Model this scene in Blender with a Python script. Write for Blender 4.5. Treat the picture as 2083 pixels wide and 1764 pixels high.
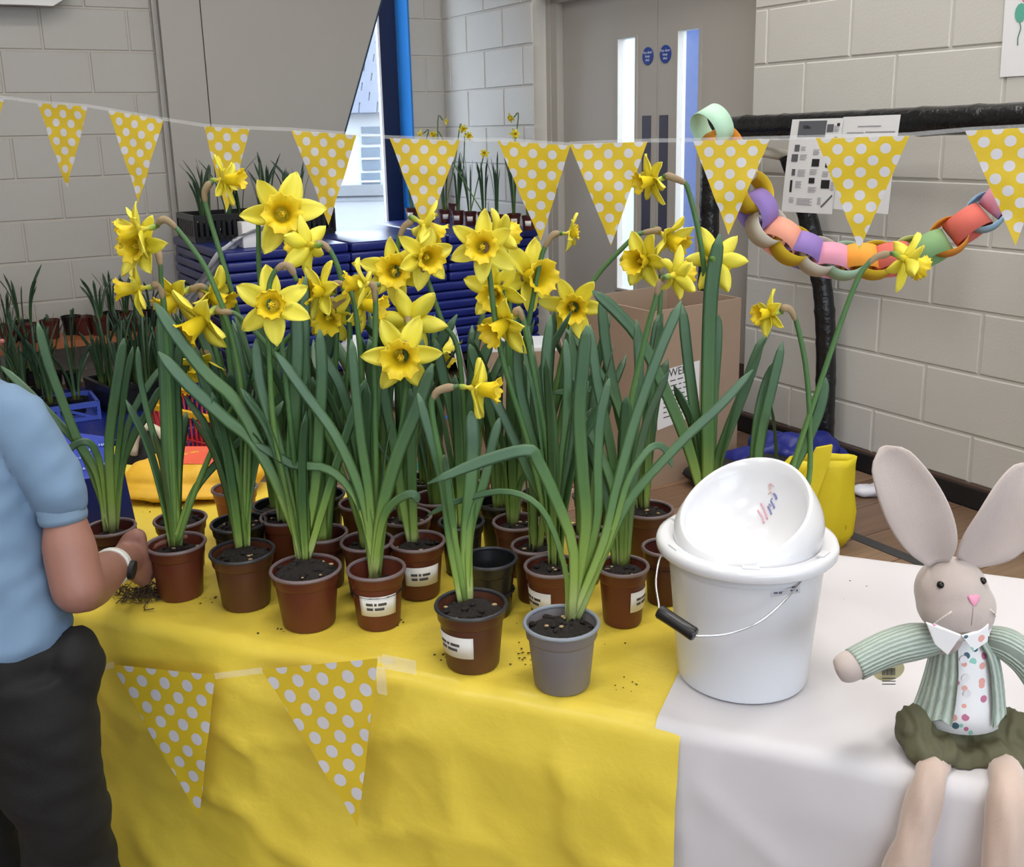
import bpy, bmesh, math, random
from mathutils import Vector, Matrix, noise

for o in list(bpy.data.objects):
    bpy.data.objects.remove(o, do_unlink=True)
scene = bpy.context.scene
COL = scene.collection
rnd = random.Random(7)

# ------------------------------------------------------------------ camera
W, H = 2083, 1764
FPX, PPY = 2090.0, 778.0                      # focal length / optical centre of the (cropped) phone photo
PITCH, ROLL, CZ = math.radians(13.92), math.radians(1.278), 1.375
_r0 = Vector((1, 0, 0)); FW = Vector((0, math.cos(PITCH), -math.sin(PITCH))); _u0 = _r0.cross(FW)
RV = _r0 * math.cos(ROLL) - _u0 * math.sin(ROLL)
UV = _r0 * math.sin(ROLL) + _u0 * math.cos(ROLL)
CAM = Vector((0, 0, CZ))
cam = bpy.data.cameras.new('camera'); camo = bpy.data.objects.new('camera', cam); COL.objects.link(camo)
cam.sensor_fit = 'HORIZONTAL'; cam.sensor_width = 36.0; cam.lens = 36.0 * FPX / W
cam.shift_y = -(H / 2 - PPY) / W; cam.clip_start = 0.02; cam.clip_end = 200
m = Matrix.Identity(4)
for i in range(3):
    m[i][0] = RV[i]; m[i][1] = UV[i]; m[i][2] = -FW[i]; m[i][3] = CAM[i]
camo.matrix_world = m
scene.camera = camo

# ------------------------------------------------------------------ light and exposure
scene.view_settings.view_transform = 'Standard'; scene.view_settings.look = 'None'
scene.view_settings.gamma = 1.0; scene.view_settings.use_curve_mapping = False
scene.view_settings.exposure = 0.0
world = bpy.data.worlds.new('overcast_sky'); scene.world = world; world.use_nodes = True
wb = world.node_tree.nodes['Background']
wb.inputs[0].default_value = (0.74, 0.86, 1.0, 1); wb.inputs[1].default_value = 7.5
LAMP_POWER = 26.0
LAMP_SPOTS = [(-2.2, -1.6), (0.6, -1.6), (-2.2, 0.6), (0.6, 0.6), (0.6, 2.8), (2.4, 0.6), (2.4, 2.8)]  # (nR, nL) on the ceiling grid
CEIL = 3.9

# walls: right wall nR.X = DR, left wall nL.X = DL
TH = math.radians(30.64); DR, DL = 3.233, 6.248
NR = Vector((math.cos(TH), math.sin(TH), 0)); NL = Vector((-math.sin(TH), math.cos(TH), 0))
ZV = Vector((0, 0, 1))
# table frame
TA = math.radians(-22.5); TU = Vector((math.cos(TA), math.sin(TA), 0)); TN = Vector((-math.sin(TA), math.cos(TA), 0))
TH_Z = 0.645

def ray(x, y): return FW + RV * ((x - W / 2) / FPX) - UV * ((y - PPY) / FPX)
def atz(x, y, z): d = ray(x, y); return CAM + d * ((z - CZ) / d.z)
def aty(x, y, Y): d = ray(x, y); return CAM + d * (Y / d.y)
def onp(x, y, n, D): d = ray(x, y); return CAM + d * (D / n.dot(d))
def rm(a, b, z): return NR * a + NL * b + ZV * z          # room coordinates
def tb(u, n, z): return TU * u + TN * n + ZV * z          # table coordinates
def mpp(Y): return Y / FPX * 0.985                        # metres per photo pixel at depth Y

# ------------------------------------------------------------------ materials
def S(r, g, b):
    f = lambda c: (c / 255 / 12.92) if c / 255 <= 0.04045 else ((c / 255 + 0.055) / 1.055) ** 2.4
    return (f(r), f(g), f(b), 1)
MATS = {}
def mat(name, col, rough=0.6, metal=0.0, spec=0.5, var=0.0, vscale=8.0, bump=0.0, bscale=60.0, trans=0.0, sheen=0.0, coat=0.0):
    if name in MATS: return MATS[name]
    mt = bpy.data.materials.new(name); mt.use_nodes = True; nt = mt.node_tree; b = nt.nodes['Principled BSDF']
    b.inputs['Base Color'].default_value = col; b.inputs['Roughness'].default_value = rough
    b.inputs['Metallic'].default_value = metal; b.inputs['Specular IOR Level'].default_value = spec
    if sheen: b.inputs['Sheen Weight'].default_value = sheen
    if coat: b.inputs['Coat Weight'].default_value = coat
    tc = None
    if var or bump:
        tc = nt.nodes.new('ShaderNodeTexCoord')
    if var:
        nz = nt.nodes.new('ShaderNodeTexNoise'); nz.inputs['Scale'].default_value = vscale; nz.inputs['Detail'].default_value = 4
        nt.links.new(tc.outputs['Object'], nz.inputs['Vector'])
        mx = nt.nodes.new('ShaderNodeMix'); mx.data_type = 'RGBA'
        mx.inputs[6].default_value = tuple(c * (1 - var) for c in col[:3]) + (1,)
        mx.inputs[7].default_value = tuple(min(1, c * (1 + var)) for c in col[:3]) + (1,)
        nt.links.new(nz.outputs['Fac'], mx.inputs[0]); nt.links.new(mx.outputs[2], b.inputs['Base Color'])
    if bump:
        nz = nt.nodes.new('ShaderNodeTexNoise'); nz.inputs['Scale'].default_value = bscale; nz.inputs['Detail'].default_value = 5
        nt.links.new(tc.outputs['Object'], nz.inputs['Vector'])
        bp = nt.nodes.new('ShaderNodeBump'); bp.inputs['Strength'].default_value = bump; bp.inputs['Distance'].default_value = 0.01
        nt.links.new(nz.outputs['Fac'], bp.inputs['Height']); nt.links.new(bp.outputs['Normal'], b.inputs['Normal'])
    if trans:
        out = nt.nodes['Material Output']; tr = nt.nodes.new('ShaderNodeBsdfTranslucent')
        src = b.inputs['Base Color'].links[0].from_socket if b.inputs['Base Color'].links else None
        if src: nt.links.new(src, tr.inputs['Color'])
        else: tr.inputs['Color'].default_value = col
        ms = nt.nodes.new('ShaderNodeMixShader'); ms.inputs[0].default_value = trans
        nt.links.new(b.outputs[0], ms.inputs[1]); nt.links.new(tr.outputs[0], ms.inputs[2]); nt.links.new(ms.outputs[0], out.inputs[0])
    MATS[name] = mt
    return mt

def ramp_mat(name, stops, rough=0.5, axis='v', trans=0.0, noise_amt=0.0, spec=0.5, streak=0.0):
    """colour along the UV v axis (the thing's own colour, e.g. pale leaf bases)"""
    if name in MATS: return MATS[name]
    mt = bpy.data.materials.new(name); mt.use_nodes = True; nt = mt.node_tree; b = nt.nodes['Principled BSDF']
    b.inputs['Roughness'].default_value = rough; b.inputs['Specular IOR Level'].default_value = spec
    uv = nt.nodes.new('ShaderNodeUVMap'); sp = nt.nodes.new('ShaderNodeSeparateXYZ'); nt.links.new(uv.outputs[0], sp.inputs[0])
    cr = nt.nodes.new('ShaderNodeValToRGB'); el = cr.color_ramp.elements
    el[0].position, el[0].color = stops[0]; el[1].position, el[1].color = stops[-1]
    for p, c in stops[1:-1]:
        e = el.new(p); e.color = c
    nt.links.new(sp.outputs['Y' if axis == 'v' else 'X'], cr.inputs[0])
    last = cr.outputs[0]
    if streak:
        wv = nt.nodes.new('ShaderNodeTexNoise'); wv.inputs['Scale'].default_value = 1.0
        mp = nt.nodes.new('ShaderNodeMapping'); mp.inputs['Scale'].default_value = (18, 1.5, 1)
        nt.links.new(uv.outputs[0], mp.inputs[0]); nt.links.new(mp.outputs[0], wv.inputs['Vector'])
        mx = nt.nodes.new('ShaderNodeMix'); mx.data_type = 'RGBA'; mx.blend_type = 'MULTIPLY'; mx.inputs[0].default_value = streak
        nt.links.new(last, mx.inputs[6]); nt.links.new(wv.outputs['Fac'], mx.inputs[7]); last = mx.outputs[2]
    nt.links.new(last, b.inputs['Base Color'])
    if trans:
        out = nt.nodes['Material Output']; tr = nt.nodes.new('ShaderNodeBsdfTranslucent'); nt.links.new(last, tr.inputs['Color'])
        ms = nt.nodes.new('ShaderNodeMixShader'); ms.inputs[0].default_value = trans
        nt.links.new(b.outputs[0], ms.inputs[1]); nt.links.new(tr.outputs[0], ms.inputs[2]); nt.links.new(ms.outputs[0], out.inputs[0])
    MATS[name] = mt
    return mt

def dots_mat(name, base, dot, px, py, r, rough=0.3, trans=0.15):
    """printed polka dots, UV in metres"""
    mt = bpy.data.materials.new(name); mt.use_nodes = True; nt = mt.node_tree; b = nt.nodes['Principled BSDF']
    b.inputs['Roughness'].default_value = rough; b.inputs['Coat Weight'].default_value = 0.4; b.inputs['Coat Roughness'].default_value = 0.12
    uv = nt.nodes.new('ShaderNodeUVMap')
    facs = []
    for off in ((0, 0), (0.5, 0.5)):
        mp = nt.nodes.new('ShaderNodeVectorMath'); mp.operation = 'MULTIPLY_ADD'
        mp.inputs[1].default_value = (1 / px, 1 / py, 0); mp.inputs[2].default_value = (off[0] + 50, off[1] + 50, 0)
        nt.links.new(uv.outputs[0], mp.inputs[0])
        fr = nt.nodes.new('ShaderNodeVectorMath'); fr.operation = 'FRACTION'; nt.links.new(mp.outputs[0], fr.inputs[0])
        sb = nt.nodes.new('ShaderNodeVectorMath'); sb.operation = 'SUBTRACT'; sb.inputs[1].default_value = (0.5, 0.5, 0); nt.links.new(fr.outputs[0], sb.inputs[0])
        sc = nt.nodes.new('ShaderNodeVectorMath'); sc.operation = 'MULTIPLY'; sc.inputs[1].default_value = (px, py, 0); nt.links.new(sb.outputs[0], sc.inputs[0])
        ln = nt.nodes.new('ShaderNodeVectorMath'); ln.operation = 'LENGTH'; nt.links.new(sc.outputs[0], ln.inputs[0])
        lt = nt.nodes.new('ShaderNodeMath'); lt.operation = 'LESS_THAN'; lt.inputs[1].default_value = r; nt.links.new(ln.outputs['Value'], lt.inputs[0])
        facs.append(lt)
    mxm = nt.nodes.new('ShaderNodeMath'); mxm.operation = 'MAXIMUM'
    nt.links.new(facs[0].outputs[0], mxm.inputs[0]); nt.links.new(facs[1].outputs[0], mxm.inputs[1])
    mx = nt.nodes.new('ShaderNodeMix'); mx.data_type = 'RGBA'; mx.inputs[6].default_value = base; mx.inputs[7].default_value = dot
    nt.links.new(mxm.outputs[0], mx.inputs[0]); nt.links.new(mx.outputs[2], b.inputs['Base Color'])
    tr = nt.nodes.new('ShaderNodeBsdfTranslucent'); nt.links.new(mx.outputs[2], tr.inputs['Color'])
    ms = nt.nodes.new('ShaderNodeMixShader'); ms.inputs[0].default_value = trans
    nt.links.new(b.outputs[0], ms.inputs[1]); nt.links.new(tr.outputs[0], ms.inputs[2]); nt.links.new(ms.outputs[0], nt.nodes['Material Output'].inputs[0])
    MATS[name] = mt
    return mt

def clear_mat(name, col, alpha, rough=0.1):
    mt = bpy.data.materials.new(name); mt.use_nodes = True; nt = mt.node_tree; b = nt.nodes['Principled BSDF']
    b.inputs['Base Color'].default_value = col; b.inputs['Roughness'].default_value = rough; b.inputs['Alpha'].default_value = alpha
    MATS[name] = mt
    return mt

def emit_mat(name, col, st):
    mt = bpy.data.materials.new(name); mt.use_nodes = True; nt = mt.node_tree
    b = nt.nodes['Principled BSDF']; b.inputs['Emission Color'].default_value = col; b.inputs['Emission Strength'].default_value = st
    MATS[name] = mt
    return mt

# ------------------------------------------------------------------ mesh building
class MB:
    def __init__(s): s.v = []; s.f = []; s.uv = []; s.mi = []; s.cur = 0
    def add(s, vs, fs, uvs=None):
        k = len(s.v); s.v += [Vector(p) for p in vs]
        s.uv += list(uvs) if uvs else [(0, 0)] * len(vs)
        for f in fs: s.f.append(tuple(i + k for i in f)); s.mi.append(s.cur)
        return s
    def box(s, c, d, rot=None):
        """c centre, d full sizes, rot 3x3 with columns = axes"""
        c = Vector(c); ax = [Vector((1, 0, 0)), Vector((0, 1, 0)), Vector((0, 0, 1))] if rot is None else rot
        vs = []
        for z in (-1, 1):
            for y in (-1, 1):
                for x in (-1, 1):
                    vs.append(c + ax[0] * (x * d[0] / 2) + ax[1] * (y * d[1] / 2) + ax[2] * (z * d[2] / 2))
        return s.add(vs, [(0, 2, 3, 1), (4, 5, 7, 6), (0, 1, 5, 4), (2, 6, 7, 3), (0, 4, 6, 2), (1, 3, 7, 5)])
    def prism(s, poly, ext):
        """polygon (list of Vector) extruded by vector ext"""
        n = len(poly); ext = Vector(ext)
        vs = [Vector(p) for p in poly] + [Vector(p) + ext for p in poly]
        fs = [tuple(range(n - 1, -1, -1)), tuple(range(n, 2 * n))] + [(i, (i + 1) % n, n + (i + 1) % n, n + i) for i in range(n)]
        return s.add(vs, fs)
    def tube(s, pts, rad, n=8, cap=True):
        pts = [Vector(p) for p in pts]
        if not isinstance(rad, (list, tuple)): rad = [rad] * len(pts)
        rings = []; prev = None; vs = []; uvs = []
        for i, p in enumerate(pts):
            t = (pts[min(i + 1, len(pts) - 1)] - pts[max(i - 1, 0)])
            t = t.normalized() if t.length > 1e-9 else Vector((0, 0, 1))
            if prev is None:
                a = Vector((0, 0, 1)) if abs(t.z) < 0.9 else Vector((1, 0, 0)); sd = t.cross(a).normalized()
            else:
                sd = (prev - t * prev.dot(t)).normalized()
            prev = sd; up = t.cross(sd)
            for k in range(n):
                a = 2 * math.pi * k / n
                vs.append(p + (sd * math.cos(a) + up * math.sin(a)) * rad[i]); uvs.append((k / n, i / max(1, len(pts) - 1)))
        fs = []
        for i in range(len(pts) - 1):
            for k in range(n):
                fs.append((i * n + k, i * n + (k + 1) % n, (i + 1) * n + (k + 1) % n, (i + 1) * n + k))
        if cap:
            fs.append(tuple(range(n - 1, -1, -1))); fs.append(tuple((len(pts) - 1) * n + k for k in range(n)))
        return s.add(vs, fs, uvs)
    def loft(s, rings, cap=True):
        n = len(rings[0]); vs = [p for r in rings for p in r]
        uvs = [(k / n, i / max(1, len(rings) - 1)) for i in range(len(rings)) for k in range(n)]
        fs = [(i * n + k, i * n + (k + 1) % n, (i + 1) * n + (k + 1) % n, (i + 1) * n + k) for i in range(len(rings) - 1) for k in range(n)]
        if cap: fs += [tuple(range(n - 1, -1, -1)), tuple((len(rings) - 1) * n + k for k in range(n))]
        return s.add(vs, fs, uvs)
    def lathe(s, c, prof, n=28, wob=None, cap=True):
        """prof list of (r,z); closed to the axis when r==0"""
        c = Vector(c); vs = []; uvs = []
        for i, (r, z) in enumerate(prof):
            for k in range(n):
                a = 2 * math.pi * k / n; q = 1 if wob is None else wob(a, i)
                vs.append(c + Vector((math.cos(a) * r * q, math.sin(a) * r * q, z))); uvs.append((k / n, i / (len(prof) - 1)))
        fs = [(i * n + k, i * n + (k + 1) % n, (i + 1) * n + (k + 1) % n, (i + 1) * n + k) for i in range(len(prof) - 1) for k in range(n)]
        if cap and prof[0][0] > 0: fs.append(tuple(range(n - 1, -1, -1)))
        if cap and prof[-1][0] > 0: fs.append(tuple((len(prof) - 1) * n + k for k in range(n)))
        return s.add(vs, fs, uvs)
    def ball(s, c, r, n=14, m=10, ax=None):
        c = Vector(c); r = Vector(r) if not isinstance(r, (int, float)) else Vector((r, r, r))
        ax = ax or [Vector((1, 0, 0)), Vector((0, 1, 0)), Vector((0, 0, 1))]
        vs = []; fs = []
        for i in range(m + 1):
            t = math.pi * i / m
            for k in range(n):
                a = 2 * math.pi * k / n
                vs.append(c + ax[0] * (r.x * math.sin(t) * math.cos(a)) + ax[1] * (r.y * math.sin(t) * math.sin(a)) - ax[2] * (r.z * math.cos(t)))
        for i in range(m):
            for k in range(n): fs.append((i * n + k, i * n + (k + 1) % n, (i + 1) * n + (k + 1) % n, (i + 1) * n + k))
        return s.add(vs, fs)
    def mesh(s, name, off=Vector((0, 0, 0)), smooth=True):
        me = bpy.data.meshes.new(name)
        me.from_pydata([tuple(p - off) for p in s.v], [], s.f); me.update()
        ul = me.uv_layers.new(name='UVMap')
        for lp in me.loops: ul.data[lp.index].uv = s.uv[lp.vertex_index]
        for i, p in enumerate(me.polygons): p.use_smooth = smooth; p.material_index = s.mi[i]
        return me

def weld(me, d=1e-5):
    bm = bmesh.new(); bm.from_mesh(me); bmesh.ops.remove_doubles(bm, verts=bm.verts, dist=d)
    bmesh.ops.recalc_face_normals(bm, faces=bm.faces); bm.to_mesh(me); bm.free(); return me

ORG = {}
def empty(name, loc, label, cat, group=None):
    o = bpy.data.objects.new(name, None); COL.objects.link(o); o.location = loc; o.empty_display_size = 0.02
    o['label'] = label; o['category'] = cat
    if group: o['group'] = group
    ORG[o] = Vector(loc)
    return o
def put(name, mb, material, parent=None, smooth=True, base=None, autosm=None, fix=False):
    """link a mesh object; world-space verts become relative to the thing it belongs to"""
    if parent is not None: off = ORG[parent]
    else: off = Vector(base) if base is not None else Vector((0, 0, 0))
    me = mb.mesh(name, off, smooth)
    if fix: weld(me)
    for mm in (material if isinstance(material, (list, tuple)) else [material]): me.materials.append(mm)
    o = bpy.data.objects.new(name, me); COL.objects.link(o)
    if parent is not None: o.parent = parent; ORG[o] = ORG[parent]
    else: o.location = off; ORG[o] = off
    if autosm:
        md = o.modifiers.new('edges', 'EDGE_SPLIT'); md.split_angle = math.radians(autosm)
    return o
def tag(o, label=None, cat=None, group=None, kind=None):
    if label: o['label'] = label
    if cat: o['category'] = cat
    if group: o['group'] = group
    if kind: o['kind'] = kind
    return o
def inst(name, me, parent, mtx):
    o = bpy.data.objects.new(name, me); COL.objects.link(o); o.parent = parent; o.matrix_local = mtx
    return o
def bevel(o, w=0.004, seg=2):
    md = o.modifiers.new('bevel', 'BEVEL'); md.width = w; md.segments = seg; md.limit_method = 'ANGLE'; return o
def remesh(o, vox, smooth_it=4, fac=0.5, noise_amp=0.0, noise_sc=30.0, seed=0):
    """fuse overlapping volumes of one mesh into a single continuous skin"""
    md = o.modifiers.new('fuse', 'REMESH'); md.mode = 'VOXEL'; md.voxel_size = vox
    sm = o.modifiers.new('soft', 'SMOOTH'); sm.iterations = smooth_it; sm.factor = fac
    dg = bpy.context.evaluated_depsgraph_get(); dg.update()
    me = bpy.data.meshes.new_from_object(o.evaluated_get(dg))
    mats = [x for x in o.data.materials]
    o.modifiers.clear(); o.data = me
    me.materials.clear()
    for x in mats[:1]: me.materials.append(x)
    for p in me.polygons: p.use_smooth = True; p.material_index = 0
    if noise_amp:
        nrm = [v.normal.copy() for v in me.vertices]
        for v in me.vertices:
            q = v.co * noise_sc + Vector((seed, seed * 2.3, 0))
            v.co += nrm[v.index] * (noise.noise(q) * noise_amp)
        me.update()
    return o
def crom(pts, n):
    """Catmull-Rom resample of a list of Vectors"""
    P = [Vector(p) for p in pts]; P = [P[0] * 2 - P[1]] + P + [P[-1] * 2 - P[-2]]
    segs = len(P) - 3; out = []
    for i in range(n):
        u = i / (n - 1) * segs; k = min(int(u), segs - 1); t = u - k
        a, b, c, d = P[k:k + 4]
        out.append(0.5 * ((2 * b) + (c - a) * t + (2 * a - 5 * b + 4 * c - d) * t * t + (3 * b - a - 3 * c + d) * t ** 3))
    return out
def text_mesh(name, body, size, material, parent, mtx, ext=0.0003):
    cu = bpy.data.curves.new(name, 'FONT'); cu.body = body; cu.size = size; cu.align_x = 'CENTER'; cu.align_y = 'CENTER'; cu.extrude = ext
    cu.resolution_u = 2
    t = bpy.data.objects.new('tmp_text', cu); COL.objects.link(t)
    dg = bpy.context.evaluated_depsgraph_get(); dg.update()
    me = bpy.data.meshes.new_from_object(t.evaluated_get(dg)); bpy.data.objects.remove(t, do_unlink=True)
    me.materials.clear(); me.materials.append(material)
    return inst(name, me, parent, mtx)
def frame_mtx(o, x, y, z=None):
    x = Vector(x).normalized(); y = Vector(y).normalized(); z = Vector(z) if z else x.cross(y).normalized()
    m = Matrix.Identity(4)
    for i in range(3): m[i][0] = x[i]; m[i][1] = y[i]; m[i][2] = z[i]; m[i][3] = o[i]
    return m
def loc_mtx(parent, m):
    """world matrix -> matrix local to a thing placed without rotation"""
    r = m.copy()
    for i in range(3): r[i][3] -= ORG[parent][i]
    return r
# ================================================================== THE SETTING
Z0 = CZ + 0.2333                                # a bed joint of the blockwork
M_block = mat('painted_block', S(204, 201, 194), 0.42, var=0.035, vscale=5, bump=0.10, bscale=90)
M_mortar = mat('painted_mortar', S(204, 201, 194), 0.55)
M_taupe = mat('taupe_paint', S(176, 171, 163), 0.5, var=0.03, vscale=3)
M_skirt = mat('black_rubber_skirting', S(26, 26, 28), 0.5)
M_brown = mat('brown_trim', S(84, 66, 58), 0.5)
M_navy = mat('navy_window_frame', S(14, 24, 58), 0.35)
M_cyan = mat('blue_reveal_paint', S(40, 118, 190), 0.3)
M_white = mat('white_plain', S(236, 235, 233), 0.5)
M_ceil = mat('ceiling_tile', S(225, 222, 215), 0.8)
M_conc = mat('pale_concrete', S(98, 100, 102), 0.8, var=0.1, vscale=2)
M_line_dark = mat('dark_floor_line', S(52, 54, 56), 0.4)
M_line_blue = mat('blue_floor_line', S(60, 110, 190), 0.4)
M_line_green = mat('green_floor_line', S(20, 100, 80), 0.4)
M_glass = clear_mat('window_glass', (0.9, 0.95, 1, 1), 0.12, 0.02)
ROOM_AX = [NL, -NR, ZV]                          # right-wall axes: along, into room, up
LEFT_AX = [-NR, -NL, ZV]

def slab(mb, kind, a0, a1, z0, z1, t=0.2, front=0.006):
    if kind == 'R': c = rm(DR + front + t / 2, (a0 + a1) / 2, (z0 + z1) / 2); ax = ROOM_AX
    else: c = rm((a0 + a1) / 2, DL + front + t / 2, (z0 + z1) / 2); ax = LEFT_AX
    mb.box(c, (a1 - a0, t, z1 - z0), ax)

wr = MB()
slab(wr, 'R', -4.2, 3.387, 0, CEIL); slab(wr, 'R', 5.152, DL + 0.2, 0, CEIL); slab(wr, 'R', 3.387, 5.152, 2.1, CEIL)
wr.box(rm(3.52, 5.252, 1.05), (0.2, 0.36, 2.1), ROOM_AX)       # reveal return beside the door
wr.box(rm(3.47, 3.337, 1.05), (0.1, 0.26, 2.1), ROOM_AX)
wall_right = tag(put('wall_right', wr, M_mortar, smooth=False), kind='structure')
wl = MB()
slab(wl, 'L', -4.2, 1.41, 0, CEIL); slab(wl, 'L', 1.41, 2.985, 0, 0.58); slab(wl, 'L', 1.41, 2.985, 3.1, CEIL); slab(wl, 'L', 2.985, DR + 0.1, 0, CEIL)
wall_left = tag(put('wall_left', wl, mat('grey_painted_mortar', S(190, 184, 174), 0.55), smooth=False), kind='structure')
wb_ = MB()                                       # rear wall behind the photographer, with an opening for the added daylight window
for (a, b, z0, z1) in ((-4.2, -2.9, 0, CEIL), (2.3, 3.4, 0, CEIL), (-2.9, 2.3, 0, 0.95), (-2.9, 2.3, 2.85, CEIL)): wb_.box(rm((a + b) / 2, -4.3, (z0 + z1) / 2), (b - a, 0.2, z1 - z0), [NR, NL, ZV])
tag(put('wall_rear', wb_, M_block, smooth=False), kind='structure')
w2 = bpy.data.objects.new('added_daylight_window', None); COL.objects.link(w2); w2.location = rm(-0.3, -4.3, 0.95); w2['kind'] = 'structure'; ORG[w2] = rm(-0.3, -4.3, 0.95)  # unseen window, added to let soft sky light in from the front
fr = MB()
for a in (-2.87, -1.6, -0.3, 1.0, 2.27): fr.box(rm(a, -4.3, 1.9), (0.06, 0.06, 1.9), [NR, NL, ZV])
for z in (0.98, 2.82): fr.box(rm(-0.3, -4.3, z), (5.2, 0.06, 0.06), [NR, NL, ZV])
put('window_frame', fr, M_navy, w2, smooth=False)
for a in (-2.235, -0.95, 0.35, 1.635):
    mb = MB(); mb.box(rm(a, -4.3, 1.9), (1.24, 0.008, 1.78), [NR, NL, ZV]); put('window_pane', mb, M_glass, w2, smooth=False)
wb_ = MB(); wb_.box(rm(-4.3, 1.1, CEIL / 2), (0.2, 11, CEIL), [NR, NL, ZV])
tag(put('wall_side', wb_, M_block, smooth=False), kind='structure')
cl = MB(); cl.box(rm(-0.4, 1.0, CEIL + 0.1), (8, 11, 0.2), [NR, NL, ZV])
tag(put('ceiling', cl, M_ceil, smooth=False), kind='structure')

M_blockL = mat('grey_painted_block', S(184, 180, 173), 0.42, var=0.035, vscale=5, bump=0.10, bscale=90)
def block_mesh(w, h, d=0.03, ch=0.004, m_=None):
    mb = MB(); a, b = w / 2, h / 2
    vs = [(-a, -d, -b), (a, -d, -b), (a, -d, b), (-a, -d, b),
          (-a, -ch, -b), (a, -ch, -b), (a, -ch, b), (-a, -ch, b),
          (-a + ch, 0, -b + ch), (a - ch, 0, -b + ch), (a - ch, 0, b - ch), (-a + ch, 0, b - ch)]
    fs = []
    for k in (0, 4):
        for i in range(4): fs.append((k + i, k + (i + 1) % 4, k + 4 + (i + 1) % 4, k + 4 + i))
    fs.append((8, 9, 10, 11))
    me = mb.add(vs, fs).mesh('block', smooth=False)
    bm = bmesh.new(); bm.from_mesh(me); bmesh.ops.recalc_face_normals(bm, faces=bm.faces); bm.to_mesh(me); bm.free()
    me.materials.append(m_ or M_block); return me
BM = {}
def blk(parent, kind, a0, a1, z0, z1):
    j = 0.005
    w, h = round(a1 - a0 - 2 * j, 3), round(z1 - z0 - 2 * j, 3)
    if w < 0.02 or h < 0.02: return
    key = (w, h, kind)
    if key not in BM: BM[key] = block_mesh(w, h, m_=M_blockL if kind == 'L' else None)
    ax = ROOM_AX if kind == 'R' else LEFT_AX
    c = rm(DR, (a0 + a1) / 2, (z0 + z1) / 2) if kind == 'R' else rm((a0 + a1) / 2, DL, (z0 + z1) / 2)
    inst('block', BM[key], parent, frame_mtx(c, ax[0], ax[1], ax[2]))
def courses(parent, kind, lo, hi, r0, r1, even, odd, zmin, pitch=0.4425):
    for r in range(r0, r1 + 1):
        zt, zb = Z0 - r * 0.225, max(Z0 - (r + 1) * 0.225, zmin)
        if zt - zb < 0.03: continue
        o = even if r % 2 == 0 else odd
        k = math.floor((lo - o) / pitch); a = lo
        while a < hi - 1e-4:
            b = min(hi, o + (k + 1) * pitch)
            if b - a > 0.03 : blk(parent, kind, a, b, zt - (zt - zb), zt)
            a = b; k += 1
courses(wall_right, 'R', 0.2, 3.387, -5, 6, 2.206, 2.424, 0.078)
courses(wall_right, 'R', 5.152, DL, -5, 3, 5.482, 5.26, 0.5)
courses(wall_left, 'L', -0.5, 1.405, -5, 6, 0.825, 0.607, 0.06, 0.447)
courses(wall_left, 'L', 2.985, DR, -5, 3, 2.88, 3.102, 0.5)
for r in range(-5, 7):                          # block ends in the door reveal
    zt = Z0 - r * 0.225
    if zt - 0.225 < 0: continue
    bmk = (0.074, 0.215)
    if bmk not in BM: BM[bmk] = block_mesh(*bmk)
    if zt <= 2.1: inst('block', BM[bmk], wall_right, frame_mtx(rm(3.272, 5.152, zt - 0.1125), -NR, -NL, ZV))

sk = MB(); sk.box(rm(DR - 0.012, 1.65, 0.036), (3.5, 0.03, 0.072), ROOM_AX)
tag(put('baseboard_right', sk, M_skirt, smooth=False), kind='structure')
sk = MB(); sk.box(rm(DR - 0.006, 1.65, 0.076), (3.5, 0.02, 0.010), ROOM_AX)
tag(put('trim_1', sk, M_brown, smooth=False), kind='structure')
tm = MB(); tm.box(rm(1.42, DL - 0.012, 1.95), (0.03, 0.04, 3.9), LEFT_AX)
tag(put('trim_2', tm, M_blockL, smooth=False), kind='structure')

# floor of wide sports-hall boards, running parallel to the left wall
fl = MB(); fl.box(rm(-0.4, 1.0, -0.07), (8, 11, 0.1), [NR, NL, ZV])
floor = tag(put('floor', fl, mat('floor_bed', S(70, 50, 38), 0.8), smooth=False), kind='structure')
def plank_mat(i, c):
    mt = bpy.data.materials.new('oak_board_%d' % i); mt.use_nodes = True; nt = mt.node_tree; b = nt.nodes['Principled BSDF']
    b.inputs['Roughness'].default_value = 0.42
    tc = nt.nodes.new('ShaderNodeTexCoord'); mp = nt.nodes.new('ShaderNodeMapping'); mp.inputs['Scale'].default_value = (3, 45, 1)
    nz = nt.nodes.new('ShaderNodeTexNoise'); nz.inputs['Scale'].default_value = 1.0; nz.inputs['Detail'].default_value = 6
    cr = nt.nodes.new('ShaderNodeValToRGB'); cr.color_ramp.elements[0].position = 0.3; cr.color_ramp.elements[1].position = 0.75
    cr.color_ramp.elements[0].color = tuple(x * 0.72 for x in c[:3]) + (1,); cr.color_ramp.elements[1].color = tuple(x * 1.15 for x in c[:3]) + (1,)
    nt.links.new(tc.outputs['Object'], mp.inputs[0]); nt.links.new(mp.outputs[0], nz.inputs['Vector']); nt.links.new(nz.outputs['Fac'], cr.inputs[0]); nt.links.new(cr.outputs[0], b.inputs['Base Color'])
    return mt
PM = [plank_mat(i, c) for i, c in enumerate((S(132, 104, 82), S(120, 94, 73), S(140, 113, 89), S(113, 88, 70)))]
PMESH = []
for w_ in (2.1,):
    for pm in PM:
        mb = MB(); mb.box((0, 0, -0.01), (w_ - 0.003, 0.187, 0.02)); me = mb.mesh('board', smooth=False); me.materials.append(pm); PMESH.append(me)
row = 0; b_ = -1.6
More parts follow.
